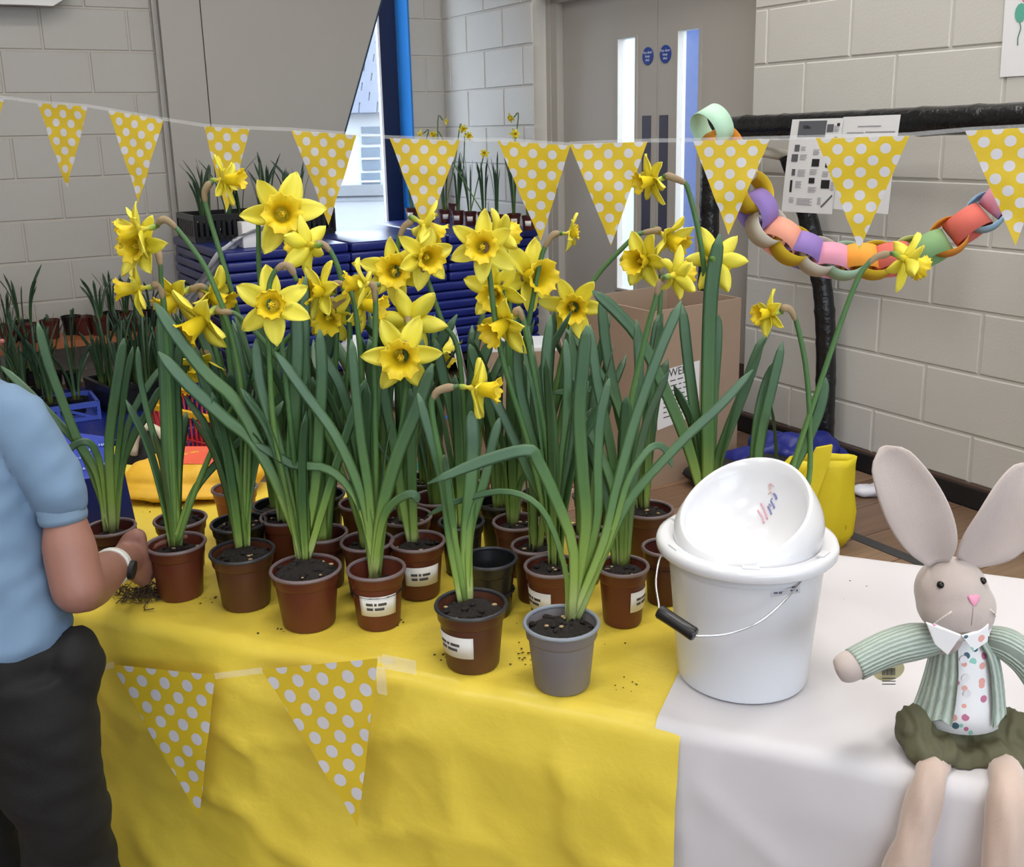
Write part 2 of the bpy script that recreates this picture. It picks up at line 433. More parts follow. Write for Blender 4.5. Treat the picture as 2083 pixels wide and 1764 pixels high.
while b_ < 6.2:
    a_ = -2.6 + (row * 0.77) % 2.1 - 1.0
    while a_ < 3.2:
        if a_ + 2.1 <= DR + 0.2:
            inst('board', PMESH[(row * 7 + int(a_ * 3) * 5) % 4], floor, frame_mtx(rm(a_ + 1.05, b_ + 0.095, 0), NR, NL, ZV))
        else:
            L = DR - a_
            mb = MB(); mb.box((0, 0, -0.01), (L - 0.003, 0.187, 0.02)); me = mb.mesh('board', smooth=False); me.materials.append(PM[(row * 3) % 4])
            inst('board', me, floor, frame_mtx(rm(a_ + L / 2, b_ + 0.095, 0), NR, NL, ZV))
        a_ += 2.1
    row += 1; b_ += 0.19
def fline(a0, b0, a1, b1, w, m_):
    p, q = rm(a0, b0, 0.0008), rm(a1, b1, 0.0008); d = (q - p); L = d.length; d.normalize()
    mb = MB(); mb.box((p + q) / 2, (L, w, 0.0012), [d, ZV.cross(d), ZV]); o = put('floor_line', mb, m_, floor, smooth=False); return o
fline(2.655, -1.5, 2.655, 2.75, 0.05, M_line_dark)
fline(-2.5, 3.55, 2.6, 3.55, 0.05, M_line_green)
fline(-2.5, 4.35, 2.9, 4.35, 0.045, M_line_blue)
fline(1.75, 2.2, 1.75, 4.3, 0.05, M_line_green)

# window (right part of the left wall) and the big slanted panel in front of it
T_REV = 0.17
win = bpy.data.objects.new('window_1', None); COL.objects.link(win); win.location = rm(2.2, DL, 0.82); win['kind'] = 'structure'; ORG[win] = rm(2.2, DL, 0.82)
mb = MB(); mb.box(rm(2.99, DL + 0.10, 1.83), (0.012, 0.22, 2.5), [NR, NL, ZV]); put('window_reveal', mb, M_cyan, win, smooth=False)
mb = MB(); mb.box(rm(2.2, DL + 0.1, 0.585), (1.5, 0.24, 0.02), [NR, NL, ZV]); put('window_sill', mb, M_cyan, win, smooth=False)
fr = MB(); fr.box(rm(2.925, DL + T_REV + 0.03, 1.83), (0.13, 0.05, 2.5), [NR, NL, ZV]); fr.box(rm(2.2, DL + T_REV + 0.03, 0.61), (1.5, 0.05, 0.05), [NR, NL, ZV])
fr.box(rm(2.2, DL + T_REV + 0.03, 3.05), (1.5, 0.05, 0.08), [NR, NL, ZV]); fr.box(rm(1.44, DL + T_REV + 0.03, 1.83), (0.06, 0.05, 2.5), [NR, NL, ZV])
put('window_frame', fr, M_navy, win, smooth=False)
mb = MB(); mb.box(rm(2.852, DL + T_REV, 1.83), (0.014, 0.03, 2.44), [NR, NL, ZV]); put('window_bead', mb, M_white, win, smooth=False)
mb = MB(); mb.box(rm(2.16, DL + T_REV + 0.035, 1.83), (1.38, 0.006, 2.42), [NR, NL, ZV]); put('window_pane', mb, M_glass, win, smooth=False)

pan = empty('slanted_wall_panel', rm(2.0, DL - 0.12, 0.84), 'large taupe wall panel with a slanting edge beside the bright window', 'wall panel')
def onL(x, y, off): return onp(x, y, NL, DL - off)
def prm(poly, nl, ext):                           # polygon in (nR, z)
    mb = MB(); mb.prism([rm(a, nl, z) for a, z in poly], NL * ext); return mb
p_t, p_b = onL(775, 0, 0.10), onL(702, 262, 0.10)
a0, a1 = NR.dot(p_t), NR.dot(p_b); sl = (a0 - a1) / (p_t.z - p_b.z)
zt_, zb_ = 3.1, 0.83
right = lambda z: a1 + sl * (z - p_b.z)
put('board', prm([(1.66, zb_), (right(zb_), zb_), (right(zt_), zt_), (1.66, zt_)], DL - 0.10, 0.03), M_taupe, pan, smooth=False)
put('side_strip', prm([(1.43, zb_), (1.655, zb_), (1.655, zt_), (1.43, zt_)], DL - 0.095, 0.03), M_taupe, pan, smooth=False)
put('seam', prm([(1.654, zb_), (1.661, zb_), (1.661, zt_), (1.654, zt_)], DL - 0.088, 0.02), mat('dark_seam', S(60, 56, 52), 0.8), pan, smooth=False)
put('edge_trim', prm([(right(zb_), zb_), (right(zb_) + 0.012, zb_), (right(zt_) + 0.012, zt_), (right(zt_), zt_)], DL - 0.098, 0.03), mat('dark_teal_edge', S(30, 62, 84), 0.4), pan, smooth=False)
mb = MB(); mb.box(rm(1.9, DL - 0.05, 3.05), (1.0, 0.12, 0.06), [NR, NL, ZV]); mb.box(rm(1.46, DL - 0.04, 1.9), (0.04, 0.1, 2.3), [NR, NL, ZV]); put('mounting_rail', mb, M_taupe, pan, smooth=False)

# double door in its recess
d1 = bpy.data.objects.new('door_1', None); COL.objects.link(d1); d1.location = rm(3.4, 4.2, 0); d1['kind'] = 'structure'; ORG[d1] = rm(3.4, 4.2, 0)
fr = MB()
fr.box(rm(3.40, 5.10, 1.04), (0.10, 0.14, 2.08), ROOM_AX); fr.box(rm(3.40, 3.385, 1.04), (0.03, 0.14, 2.08), ROOM_AX); fr.box(rm(3.40, 4.25, 2.07), (1.8, 0.14, 0.06), ROOM_AX)
fr.box(rm(3.365, 5.135, 1.04), (0.05, 0.08, 2.08), ROOM_AX)
put('door_frame', fr, M_taupe, d1, smooth=False)
PX = 3.375                                       # leaf face
M_plate = mat('satin_push_plate', S(92, 92, 108), 0.35, metal=0.6)
M_sign = mat('blue_sign', S(28, 62, 150), 0.4); M_signtx = mat('white_print', S(225, 230, 240), 0.5)
for (l0, l1, v0, v1, plt, sg) in ((4.213, 5.045, 4.381, 4.526, (4.254, 4.323), 4.283), (3.40, 4.207, 3.891, 4.043, (4.118, 4.184), 4.144)):
    mb = MB()
    zt = 2.04; c = PX + 0.022
    def lb(a, b, z0, z1): mb.box(rm(c, (a + b) / 2, (z0 + z1) / 2), (b - a, 0.044, z1 - z0), ROOM_AX)
    lb(l0, v0, 0.01, zt); lb(v1, l1, 0.01, zt); lb(v0, v1, 0.01, 0.508); lb(v0, v1, 1.81, zt)
    leaf = put('door_leaf', mb, M_taupe, d1, smooth=False)
    mb = MB()
    for (a, b, z0, z1) in ((v0 - 0.015, v0, 0.495, 1.823), (v1, v1 + 0.015, 0.495, 1.823), (v0, v1, 0.495, 0.508), (v0, v1, 1.81, 1.823)):
        mb.box(rm(PX - 0.004, (a + b) / 2, (z0 + z1) / 2), (b - a, 0.01, z1 - z0), ROOM_AX)
    put('glazing_bead', mb, M_taupe, leaf, smooth=False)
    mb = MB(); mb.box(rm(c, (v0 + v1) / 2, 1.159), (v1 - v0, 0.006, 1.302), ROOM_AX); put('glass_pane', mb, M_glass, leaf, smooth=False)
    mb = MB(); mb.box(rm(PX - 0.002, sum(plt) / 2, 1.125), (plt[1] - plt[0], 0.004, 0.59), ROOM_AX); put('push_plate', mb, M_plate, leaf, smooth=False)
    mb = MB(); mb.box(rm(PX - 0.002, (l0 + l1) / 2, 0.14), (l1 - l0 - 0.02, 0.004, 0.24), ROOM_AX); put('kick_plate', mb, M_brown, leaf, smooth=False)
    mb = MB(); mb.prism([rm(PX - 0.004, sg + 0.043 * math.cos(k * math.pi / 12), 1.71 + 0.043 * math.sin(k * math.pi / 12)) for k in range(24)], NR * 0.004)
    put('round_sign', mb, M_sign, leaf, smooth=False)
    for j, tx in enumerate(('Fire door', 'keep', 'shut')):
        text_mesh('sign_text', tx, 0.019, M_signtx, leaf, loc_mtx(d1, frame_mtx(rm(PX - 0.0045, sg, 1.727 - j * 0.018), -NL, ZV, -NR)))
# lobby seen through the glazed strips
M_aqua = mat('pale_aqua_wall', S(176, 214, 226), 0.7)
mb = MB()
for k in range(16): mb.box(rm(5.0 + (0.02 if k % 2 else 0), 4.6 + k * 0.16, 1.3), (0.16, 0.06, 2.6), ROOM_AX)
tag(put('wall_lobby', mb, M_aqua, smooth=False), kind='structure')
mb = MB(); mb.box(rm(4.7, 3.6, -0.05), (7, 3.0, 0.1), ROOM_AX); tag(put('floor_lobby', mb, M_conc, smooth=False), kind='structure')
q = onp(1409, 300, NR, 4.3)
mb = MB(); mb.box(Vector((q.x, q.y, 1.3)), (0.20, 0.10, 2.6), ROOM_AX); put_o = put('lobby_column', mb, mat('royal_blue_column', S(44, 78, 150), 0.25), smooth=False, base=Vector((q.x, q.y, 0)))
tag(put_o, 'dark blue column seen through the right glazed strip of the door', 'column')

# outside: yard, low white house with slate roof
mb = MB(); mb.box(rm(2, 26, -0.35), (60, 38, 0.1), [NR, NL, ZV]); tag(put('ground_outside', mb, M_conc, smooth=False), kind='structure')
hy = 27.0
def hp(x, y): return aty(x, y, hy)
hs = empty('white_house', aty(740, 388, hy + 2), 'pale house with slate roof seen through the window', 'house')
M_hw = mat('white_render', S(168, 170, 172), 0.8); M_slate = mat('slate', S(66, 72, 88), 0.6, var=0.15, vscale=2); M_hwin = mat('dark_house_glass', S(74, 90, 104), 0.2)
zg, ze, zr = hp(740, 390).z, hp(740, 232).z, hp(740, 40).z
x0, x1 = hp(560, 300).x - 3, hp(900, 300).x + 3
mb = MB(); mb.box(((x0 + x1) / 2, hy + 2.5, (zg + ze) / 2), (x1 - x0, 5, ze - zg)); put('wall', mb, M_hw, hs, smooth=False)
for (a, b, t_, c) in ((735, 775, 258, 292), (735, 775, 300, 345), (735, 775, 352, 385), (672, 690, 262, 300), (672, 690, 310, 350)):
    p, q = hp(a, t_), hp(b, c); mb = MB(); mb.box(((p.x + q.x) / 2, hy, (p.z + q.z) / 2), (q.x - p.x, 0.12, p.z - q.z)); wo = put('window', mb, M_hwin, hs, smooth=False)
    mb = MB(); mb.box(((p.x + q.x) / 2, hy - 0.08, (p.z + q.z) / 2), (q.x - p.x, 0.05, 0.05)); put('glazing_bar', mb, M_hw, wo, smooth=False)
rf = MB(); rf.prism([(x0 - .4, hy - 0.5, ze), (x0 - .4, hy + 2.5, zr), (x0 - .4, hy + 5.5, ze)], (x1 - x0 + .8, 0, 0)); ro = put('roof', rf, M_slate, hs, smooth=False)
nrow = 9
sd = Vector((0, 3.0, zr - ze)); sl_ = sd.normalized(); nn_ = Vector((0, -sl_.z, sl_.y))
tme = MB(); tme.box((0, 0, 0), (0.42, sd.length / nrow * 1.1, 0.05)); tmesh = tme.mesh('roof_tile', smooth=False); tmesh.materials.append(M_slate)
for r in range(nrow):
    for k in range(22):
        xx = hp(690, 100).x + k * 0.45 + (0.22 if r % 2 else 0) - 2.0
        pt = Vector((xx, hy - 0.5, ze)) + sd * ((r + 0.5) / nrow) + nn_ * 0.04
        inst('roof_tile', tmesh, ro, loc_mtx(hs, frame_mtx(pt, (1, 0, 0), (sl_ + nn_ * 0.06).normalized())))
mb = MB(); mb.box(((x0 + x1) / 2, hy - 1.5, zg + 0.12), (x1 - x0, 0.15, 0.25)); put('garden_wall', mb, M_conc, hs, smooth=False)

# ceiling lamps
M_diff = emit_mat('lamp_diffuser', (1.0, 0.96, 0.88, 1), 4.0)
for i, (a, b) in enumerate(LAMP_SPOTS):
    c = rm(a, b, CEIL)
    t = empty('ceiling_light', c, 'rectangular white ceiling light panel high above the hall', 'ceiling light', 'ceiling light panels of the hall')
    mb = MB(); mb.box(c - ZV * 0.02, (1.25, 0.65, 0.04), [NR, NL, ZV]); put('housing', mb, M_white, t, smooth=False)
    mb = MB(); mb.box(c - ZV * 0.043, (1.18, 0.58, 0.006), [NR, NL, ZV]); put('diffuser', mb, M_diff, t, smooth=False)
    ld = bpy.data.lights.new('panel_light', 'AREA'); ld.shape = 'RECTANGLE'; ld.size = 1.15; ld.size_y = 0.55; ld.energy = LAMP_POWER; ld.color = (1.0, 0.98, 0.95)
    lo = bpy.data.objects.new('panel_light', ld); COL.objects.link(lo); lo.parent = t
    lo.matrix_local = loc_mtx(t, frame_mtx(c - ZV * 0.06, NR, NL, ZV))

# white board on brackets at the top of the left wall
q0 = onL(60, 10, 0.16)
bd = empty('wall_board', q0, 'white board with cut corner high on the left wall', 'board')
pl = [onL(-160, 4, 0.16), onL(60, 10, 0.16), onL(108, 12, 0.16), onL(150, -14, 0.16)]
top = max(p.z for p in pl) + 0.55
poly = pl + [Vector((pl[3].x, pl[3].y, top)), Vector((pl[0].x, pl[0].y, top))]
mb = MB(); mb.prism(poly, NL * 0.035); put('panel', mb, M_white, bd, smooth=False)
mb = MB()
for u_ in (0.25, 0.75):
    p = pl[0].lerp(pl[3], u_); mb.box(Vector((p.x, p.y, top - 0.25)) + NL * 0.095, (0.05, 0.13, 0.3), LEFT_AX)
put('bracket', mb, M_white, bd, smooth=False)
# ================================================================== SHARED PIECES FOR PLANTS
M_leaf = ramp_mat('daffodil_leaf', [(0.0, S(200, 208, 140)), (0.10, S(146, 174, 78)), (0.32, S(88, 126, 68)), (0.75, S(72, 106, 76)), (1.0, S(84, 116, 86))], 0.42, trans=0.12)
M_leaf2 = ramp_mat('daffodil_leaf_deep', [(0.0, S(180, 194, 106)), (0.12, S(122, 154, 70)), (0.4, S(70, 104, 62)), (1.0, S(62, 94, 68))], 0.42, trans=0.12)
M_stem = ramp_mat('flower_stalk', [(0.0, S(120, 150, 70)), (0.3, S(72, 112, 62)), (0.85, S(66, 98, 60)), (1.0, S(84, 112, 60))], 0.45)
M_spathe = mat('papery_spathe', S(146, 126, 98), 0.8, var=0.2, vscale=60)
M_petal = ramp_mat('yellow_petal', [(0.0, S(236, 222, 50)), (0.4, S(244, 234, 76)), (1.0, S(246, 236, 96))], 0.5, trans=0.28)
M_corona = ramp_mat('golden_trumpet', [(0.0, S(224, 202, 34)), (0.5, S(246, 220, 36)), (1.0, S(250, 222, 46))], 0.5, trans=0.22)
M_tubeg = ramp_mat('green_flower_tube', [(0.0, S(78, 116, 50)), (0.45, S(150, 168, 56)), (1.0, S(236, 210, 60))], 0.5)
M_terra = mat('terracotta_plastic', S(96, 42, 28), 0.42, var=0.12, vscale=18)
M_terra2 = mat('brown_plastic', S(84, 47, 31), 0.42, var=0.12, vscale=18)
M_maroon = mat('maroon_plastic', S(80, 34, 30), 0.45, var=0.1, vscale=18)
M_orange = mat('orange_plastic', S(164, 88, 50), 0.45, var=0.1, vscale=18)
M_greypot = mat('grey_plastic', S(118, 112, 114), 0.45, var=0.12, vscale=22)
M_blackpot = mat('black_plastic', S(26, 27, 31), 0.32)
M_rim = mat('greyish_pot_rim', S(112, 96, 98), 0.4)
M_rimgrey = mat('blue_grey_pot_rim', S(128, 134, 144), 0.4)
M_rimdark = mat('dark_pot_rim', S(44, 44, 50), 0.35)
M_soil = mat('potting_compost', S(34, 28, 25), 0.95, var=0.5, vscale=140, bump=0.9, bscale=160)
M_chip = mat('bark_chip', S(176, 150, 112), 0.9, var=0.25, vscale=80)
M_label = mat('paper_label', S(224, 220, 214), 0.6)
M_ink = mat('dark_print', S(70, 68, 70), 0.7)
M_bvinyl = mat('blue_mat_vinyl', S(23, 36, 112), 0.3, var=0.06, vscale=4, bump=0.06, bscale=14)
M_card = mat('corrugated_card', S(164, 140, 120), 0.85, var=0.05, vscale=10)
M_cardin = mat('corrugated_card_inside', S(150, 120, 98), 0.85, var=0.05, vscale=10)
M_black = mat('black_fabric_tape', S(22, 23, 25), 0.22, bump=0.5, bscale=45)
M_blackm = mat('black_matt', S(24, 24, 26), 0.6)
M_paper = mat('white_paper', S(232, 232, 234), 0.6)
M_dkleaf = ramp_mat('background_leaf', [(0.0, S(120, 142, 76)), (0.2, S(60, 90, 52)), (1.0, S(50, 76, 60))], 0.45, trans=0.1)

def leaf_into(mb, pts, width, facing, thick=0.0011, tip=0.16, n=13, chan=0.16):
    """strap leaf swept along pts; facing = direction its broad side looks"""
    P = crom(pts, n); rings = []
    for i, p in enumerate(P):
        t = i / (n - 1)
        tg = (P[min(i + 1, n - 1)] - P[max(i - 1, 0)]).normalized()
        f = facing if isinstance(facing, Vector) else facing(t)
        sd = tg.cross(f)
        sd = sd.normalized() if sd.length > 1e-4 else tg.cross(Vector((0.3, 0.8, 0.1))).normalized()
        nr = sd.cross(tg).normalized()
        w = width / 2 * (0.72 + 0.28 * min(1, t / 0.35))
        if t > 1 - tip: w *= math.sqrt(max(0.02, 1 - ((t - 1 + tip) / tip) ** 2))
        rings.append([p + sd * (x * w) + nr * (-chan * w * (1 - abs(x)) + y * thick) for x, y in ((-1, 0), (-0.5, .5), (0, .5), (0.5, .5), (1, 0), (0.5, -.5), (0, -.5), (-0.5, -.5))])
    mb.loft(rings)
def rand_leaf(mb, base, h, lean, az, width, rg, droop=0.0, n=11):
    d = Vector((math.cos(az), math.sin(az), 0))
    p1 = base + ZV * (h * 0.35) + d * (lean * 0.12 * h)
    p2 = base + ZV * (h * 0.72) + d * (lean * 0.45 * h)
    p3 = base + ZV * (h * (1.0 - droop)) + d * (lean * h)
    a2 = az + rg.uniform(-0.9, 0.9)
    leaf_into(mb, [base, p1, p2, p3], width, Vector((math.cos(a2), math.sin(a2), 0.15)), n=n)

# ---- daffodil flower prototype meshes (local: +Z = the way the trumpet faces)
def tepal_mesh(seed):
    rg = random.Random(seed); mb = MB(); NU, NV = 9, 5; L, Wd = 1.0, rg.uniform(0.56, 0.66)
    c1, c2, tw = rg.uniform(-0.02, 0.16), rg.uniform(-0.14, 0.12), rg.uniform(-0.35, 0.35)
    vs = []; uvs = []; fs = []
    for side in (0, 1):
        for i in range(NU):
            t = i / (NU - 1)
            w = Wd * (math.sin(math.pi * min(1, (t * 0.86 + 0.10))) ** 0.75) * (1 - 0.25 * t)
            if i == NU - 1: w = 0.03
            for j in range(NV):
                s = (j / (NV - 1) - 0.5)
                x = 0.08 + t * L; y = s * w
                z = c1 * t + c2 * t * t * 2 + 0.10 * (s * 2) ** 2 * (w / Wd) - 0.06 * (1 - abs(s * 2)) + tw * s * w * t + 0.03 * math.sin(7 * t + 5 * s + seed)
                vs.append((x, y, z + (0.012 if side else -0.012))); uvs.append((s + 0.5, t))
        k = side * NU * NV
        for i in range(NU - 1):
            for j in range(NV - 1):
                f = (k + i * NV + j, k + (i + 1) * NV + j, k + (i + 1) * NV + j + 1, k + i * NV + j + 1)
                fs.append(f if side else f[::-1])
    k = NU * NV
    bd = [i * NV for i in range(NU)] + [(NU - 1) * NV + j for j in range(1, NV)] + [i * NV + NV - 1 for i in range(NU - 2, -1, -1)] + [j for j in range(NV - 2, 0, -1)]
    for a, b in zip(bd, bd[1:] + bd[:1]): fs.append((a, b, k + b, k + a))
    me = mb.add(vs, fs, uvs).mesh('tepal'); me.materials.append(M_petal); return me
TEPAL = [tepal_mesh(s) for s in range(6)]
def corona_mesh(seed, length=0.72, flare=0.46):
    rg = random.Random(seed); mb = MB(); n = 36; vs = []; uvs = []; fs = []
    prof = [(0.17, 0.0), (0.20, 0.12), (0.235, 0.30), (0.27, 0.48), (0.32, 0.62), (0.40, 0.70), (flare, 0.735)]
    prof = [(r, z / 0.735 * length) for r, z in prof]
    ph = rg.uniform(0, 6)
    def ring(r, z, i, inn):
        for k in range(n):
            a = 2 * math.pi * k / n; fr = max(0, (i - 3) / 3)
            rr = r * (1 + fr * 0.09 * math.sin(12 * a + ph) + fr * 0.05 * math.sin(5 * a + ph)) - (0.018 if inn else 0)
            zz = z + fr * (0.045 * math.sin(12 * a + ph + 1.4) + 0.05 * math.sin(7 * a))
            vs.append((math.cos(a) * rr, math.sin(a) * rr, zz)); uvs.append((k / n, i / 6))
    for i, (r, z) in enumerate(prof): ring(r, z, i, False)
    for i, (r, z) in reversed(list(enumerate(prof))): ring(r, z, i, True)
    m_ = len(prof) * 2
    for i in range(m_ - 1):
        for k in range(n): fs.append((i * n + k, i * n + (k + 1) % n, (i + 1) * n + (k + 1) % n, (i + 1) * n + k))
    fs.append(tuple((m_ - 1) * n + k for k in range(n)))
    mb.add(vs, fs, uvs)
    for k in range(6):                            # stamens
        a = k * math.pi / 3; mb.tube([(0.05 * math.cos(a), 0.05 * math.sin(a), 0.02), (0.06 * math.cos(a), 0.06 * math.sin(a), 0.34)], [0.018, 0.028], 5)
    mb.tube([(0, 0, 0), (0, 0, 0.44)], [0.02, 0.035], 6)
    me = mb.mesh('corona'); me.materials.append(M_corona); return me
CORONA = [corona_mesh(s, l, f) for s, l, f in ((1, 0.74, 0.47), (2, 0.82, 0.44), (3, 0.60, 0.50), (4, 0.42, 0.38))]
_t = MB(); _t.tube([(0, 0, -0.62), (0, 0, -0.5), (0, 0, -0.36), (0, 0, -0.25), (0, 0, 0.02)], [0.05, 0.105, 0.105, 0.065, 0.18], 10)
FTUBE = _t.mesh('flower'); FTUBE.materials.append(M_tubeg)
def add_flower(thing, pos, face, size, seed, cor=None):
    """pos = centre of the perianth (world), face = direction, size = overall diameter in metres"""
    rg = random.Random(seed * 31 + 5); f = Vector(face).normalized()
    x = f.cross(ZV); x = x.normalized() if x.length > 0.05 else Vector((1, 0, 0)); y = f.cross(x)
    roll = rg.uniform(0, math.pi / 3); s = size / 2.15
    mt = frame_mtx(Vector(pos), x, y, f) @ Matrix.Rotation(roll, 4, 'Z') @ Matrix.Scale(s, 4)
    fo = inst('flower', FTUBE, thing, loc_mtx(thing, mt))
    for k in range(6):
        m2 = Matrix.Rotation(k * math.pi / 3 + rg.uniform(-.1, .1), 4, 'Z') @ Matrix.Translation((0.02, 0, 0.02 if k % 2 else -0.03)) @ Matrix.Rotation(rg.uniform(-0.28, 0.22), 4, 'Y') @ Matrix.Rotation(rg.uniform(-0.25, 0.25), 4, 'X') @ Matrix.Scale(rg.uniform(0.9, 1.05), 4)
        inst('tepal', rg.choice(TEPAL), fo, m2)
    inst('corona', CORONA[cor if cor is not None else rg.randrange(3)], fo, Matrix.Identity(4))
    return Vector(pos) - f * (0.60 * s)           # where the stalk joins

def pot_profile(w, h):
    r = w / 2
    out = [(r * 0.70, 0.0), (r * 0.74, 0.003), (r * 0.87, h * 0.76), (r * 0.885, h * 0.765), (r * 0.93, h * 0.80), (r * 0.965, h * 0.985), (r * 0.985, h * 0.985)]
    inn = [(r * 0.93, h * 0.985), (r * 0.89, h * 0.80), (r * 0.85, h * 0.76), (r * 0.72, h * 0.1), (0, h * 0.1)]
    return [(0, 0.001)] + out + inn
def add_pot(t, c, w, h, m_pot, m_rim, fill=0.86, heap=0.0, seed=1, tilt=0.0, label_az=None, chips=5):
    mb = MB(); mb.lathe(c, pot_profile(w, h), 30); po = put('pot', mb, m_pot, t, autosm=40)
    rr = MB(); r = w / 2; ring = []
    prof = []
    for k in range(9):
        a = 2 * math.pi * k / 8; prof.append((r * 0.965 + 0.0028 * math.cos(a), h * 0.985 + 0.0032 * math.sin(a)))
    rr.lathe(c, prof, 30, cap=False); put('rim', rr, m_rim, po)
    rg = random.Random(seed); sb = MB(); n = 18; rs = r * 0.905; lv = fill * h
    vs = [Vector(c) + ZV * (lv + heap)]; fs = []
    for i in range(1, 6):
        for k in range(n):
            a = 2 * math.pi * k / n; q = i / 5 * rs
            vs.append(Vector(c) + Vector((math.cos(a) * q, math.sin(a) * q, lv + heap * (1 - (i / 5) ** 2) + (rg.uniform(-0.0032, 0.0032) if i < 5 else -0.002))))
    fs += [(0, 1 + k, 1 + (k + 1) % n) for k in range(n)]
    for i in range(4):
        for k in range(n): fs.append((1 + i * n + k, 1 + (i + 1) * n + k, 1 + (i + 1) * n + (k + 1) % n, 1 + i * n + (k + 1) % n))
    sb.add(vs, fs)
    for k in range(14):
        a, q = rg.uniform(0, 6.28), math.sqrt(rg.random()) * rs * 0.9; s_ = rg.uniform(0.003, 0.006)
        sb.ball(Vector(c) + Vector((math.cos(a) * q, math.sin(a) * q, lv + heap * (1 - (q / rs) ** 2) + s_ * 0.2)), (s_, s_ * rg.uniform(.6, 1), s_ * 0.6), 6, 4)
    sb.cur = 1
    for k in range(chips):
        a, q = rg.uniform(0, 6.28), math.sqrt(rg.random()) * rs * 0.85; s_ = rg.uniform(0.002, 0.0045)
        sb.ball(Vector(c) + Vector((math.cos(a) * q, math.sin(a) * q, lv + heap * (1 - (q / rs) ** 2) + 0.002)), (s_, s_ * 0.6, s_ * 0.5), 6, 4)
    put('soil', sb, [M_soil, M_chip], t)
    if label_az is not None: pot_label(t, po, c, w, h, label_az)
    return po
def pot_label(t, po, c, w, h, az, half=0.78, zlo=0.30, zhi=0.66, rows=((0.62, -0.62, -0.28), (0.62, -0.2, -0.08), (0.62, 0.0, 0.42), (0.38, -0.6, -0.28), (0.38, -0.18, 0.3))):
    r = w / 2; rad = lambda f: r * (0.74 + (0.87 - 0.74) * f / 0.76) + 0.0007
    def patch(a0, a1, f0, f1, nn, off, m_, nm, par):
        mb = MB(); vs = []; fs = []
        for k in range(nn + 1):
            a = az + a0 + (a1 - a0) * k / nn
            for f in (f0, f1):
                for o_ in (0, 0.0005):
                    q = rad(f) + off + o_ - 0.0004; vs.append(Vector(c) + Vector((math.cos(a) * q, math.sin(a) * q, f * h)))
        for k in range(nn):
            b = k * 4; fs += [(b + 1, b + 5, b + 7, b + 3), (b, b + 2, b + 6, b + 4), (b, b + 4, b + 5, b + 1), (b + 2, b + 3, b + 7, b + 6)]
        fs += [(0, 1, 3, 2), (nn * 4, nn * 4 + 2, nn * 4 + 3, nn * 4 + 1)]
        mb.add(vs, fs); return put(nm, mb, m_, par)
    patch(-half, half, zlo, zhi, 10, 0.0004, M_label, 'paper_label', po)
    for (fz, a, b) in rows:
        zc = zlo + (zhi - zlo) * fz; patch(a * half, b * half, zc - 0.022, zc + 0.022, 4, 0.0010, M_ink, 'label_print', po)

# ================================================================== BACKGROUND OF THE HALL
# ---- stack of gym mats on a low trolley
tz = 0.14
tr = empty('mat_trolley', rm(2.28, 5.62, 0), 'low black trolley carrying the tall stack of blue mats', 'trolley')
mb = MB(); mb.box(rm(2.28, 5.6, 0.115), (1.84, 1.08, 0.04), [NR, NL, ZV]); put('deck', mb, M_blackm, tr, smooth=False)
for a in (1.5, 3.05):
    for b in (5.15, 6.05):
        mb = MB(); mb.tube([rm(a - 0.015, b, 0.05), rm(a + 0.015, b, 0.05)], 0.05, 14); put('wheel', mb, M_blackm, tr)
MH = (0.812 - tz) / 13
def gym_mat(a0, a1, b0, b1, z, label, group=None):
    c = rm((a0 + a1) / 2 + rnd.uniform(-.004, .004), (b0 + b1) / 2 + rnd.uniform(-.008, .008), z)
    mb = MB(); mb.box(c + ZV * MH / 2, (a1 - a0 - 0.008, b1 - b0, MH - 0.003), [NR, NL, ZV])
    o = put('gym_mat', mb, M_bvinyl, base=c); bevel(o, 0.014, 3); tag(o, label, 'gym mat', group)
    return o
ORD = ['first', 'second', 'third', 'fourth', 'fifth', 'sixth', 'seventh', 'eighth', 'ninth', 'tenth', 'eleventh', 'twelfth', 'thirteenth', 'fourteenth']
for k in range(13):
    z = tz + k * MH
    cols = [(1.37, 2.03), (2.03, 3.195)] if k < 8 else [(1.37, 2.03), (2.03, 2.60), (2.60, 3.195)]
    for j, (a, b) in enumerate(cols):
        if k == 12: lb, g = ('topmost blue mat of the tall stack, under the black crate', 'topmost blue mat in the middle of the tall stack below the window', 'topmost blue mat carrying the row of daffodil pots by the corner')[j], None
        else: lb, g = 'blue gym mat, %s from the top in the %s column of the tall stack' % (ORD[12 - k], ('left', 'right')[j] if k < 8 else ('left', 'middle', 'right')[j]), 'mats in the tall stack'
        gym_mat(a, b, 5.05, 6.12, z, lb, g)
TOPZ = tz + 13 * MH

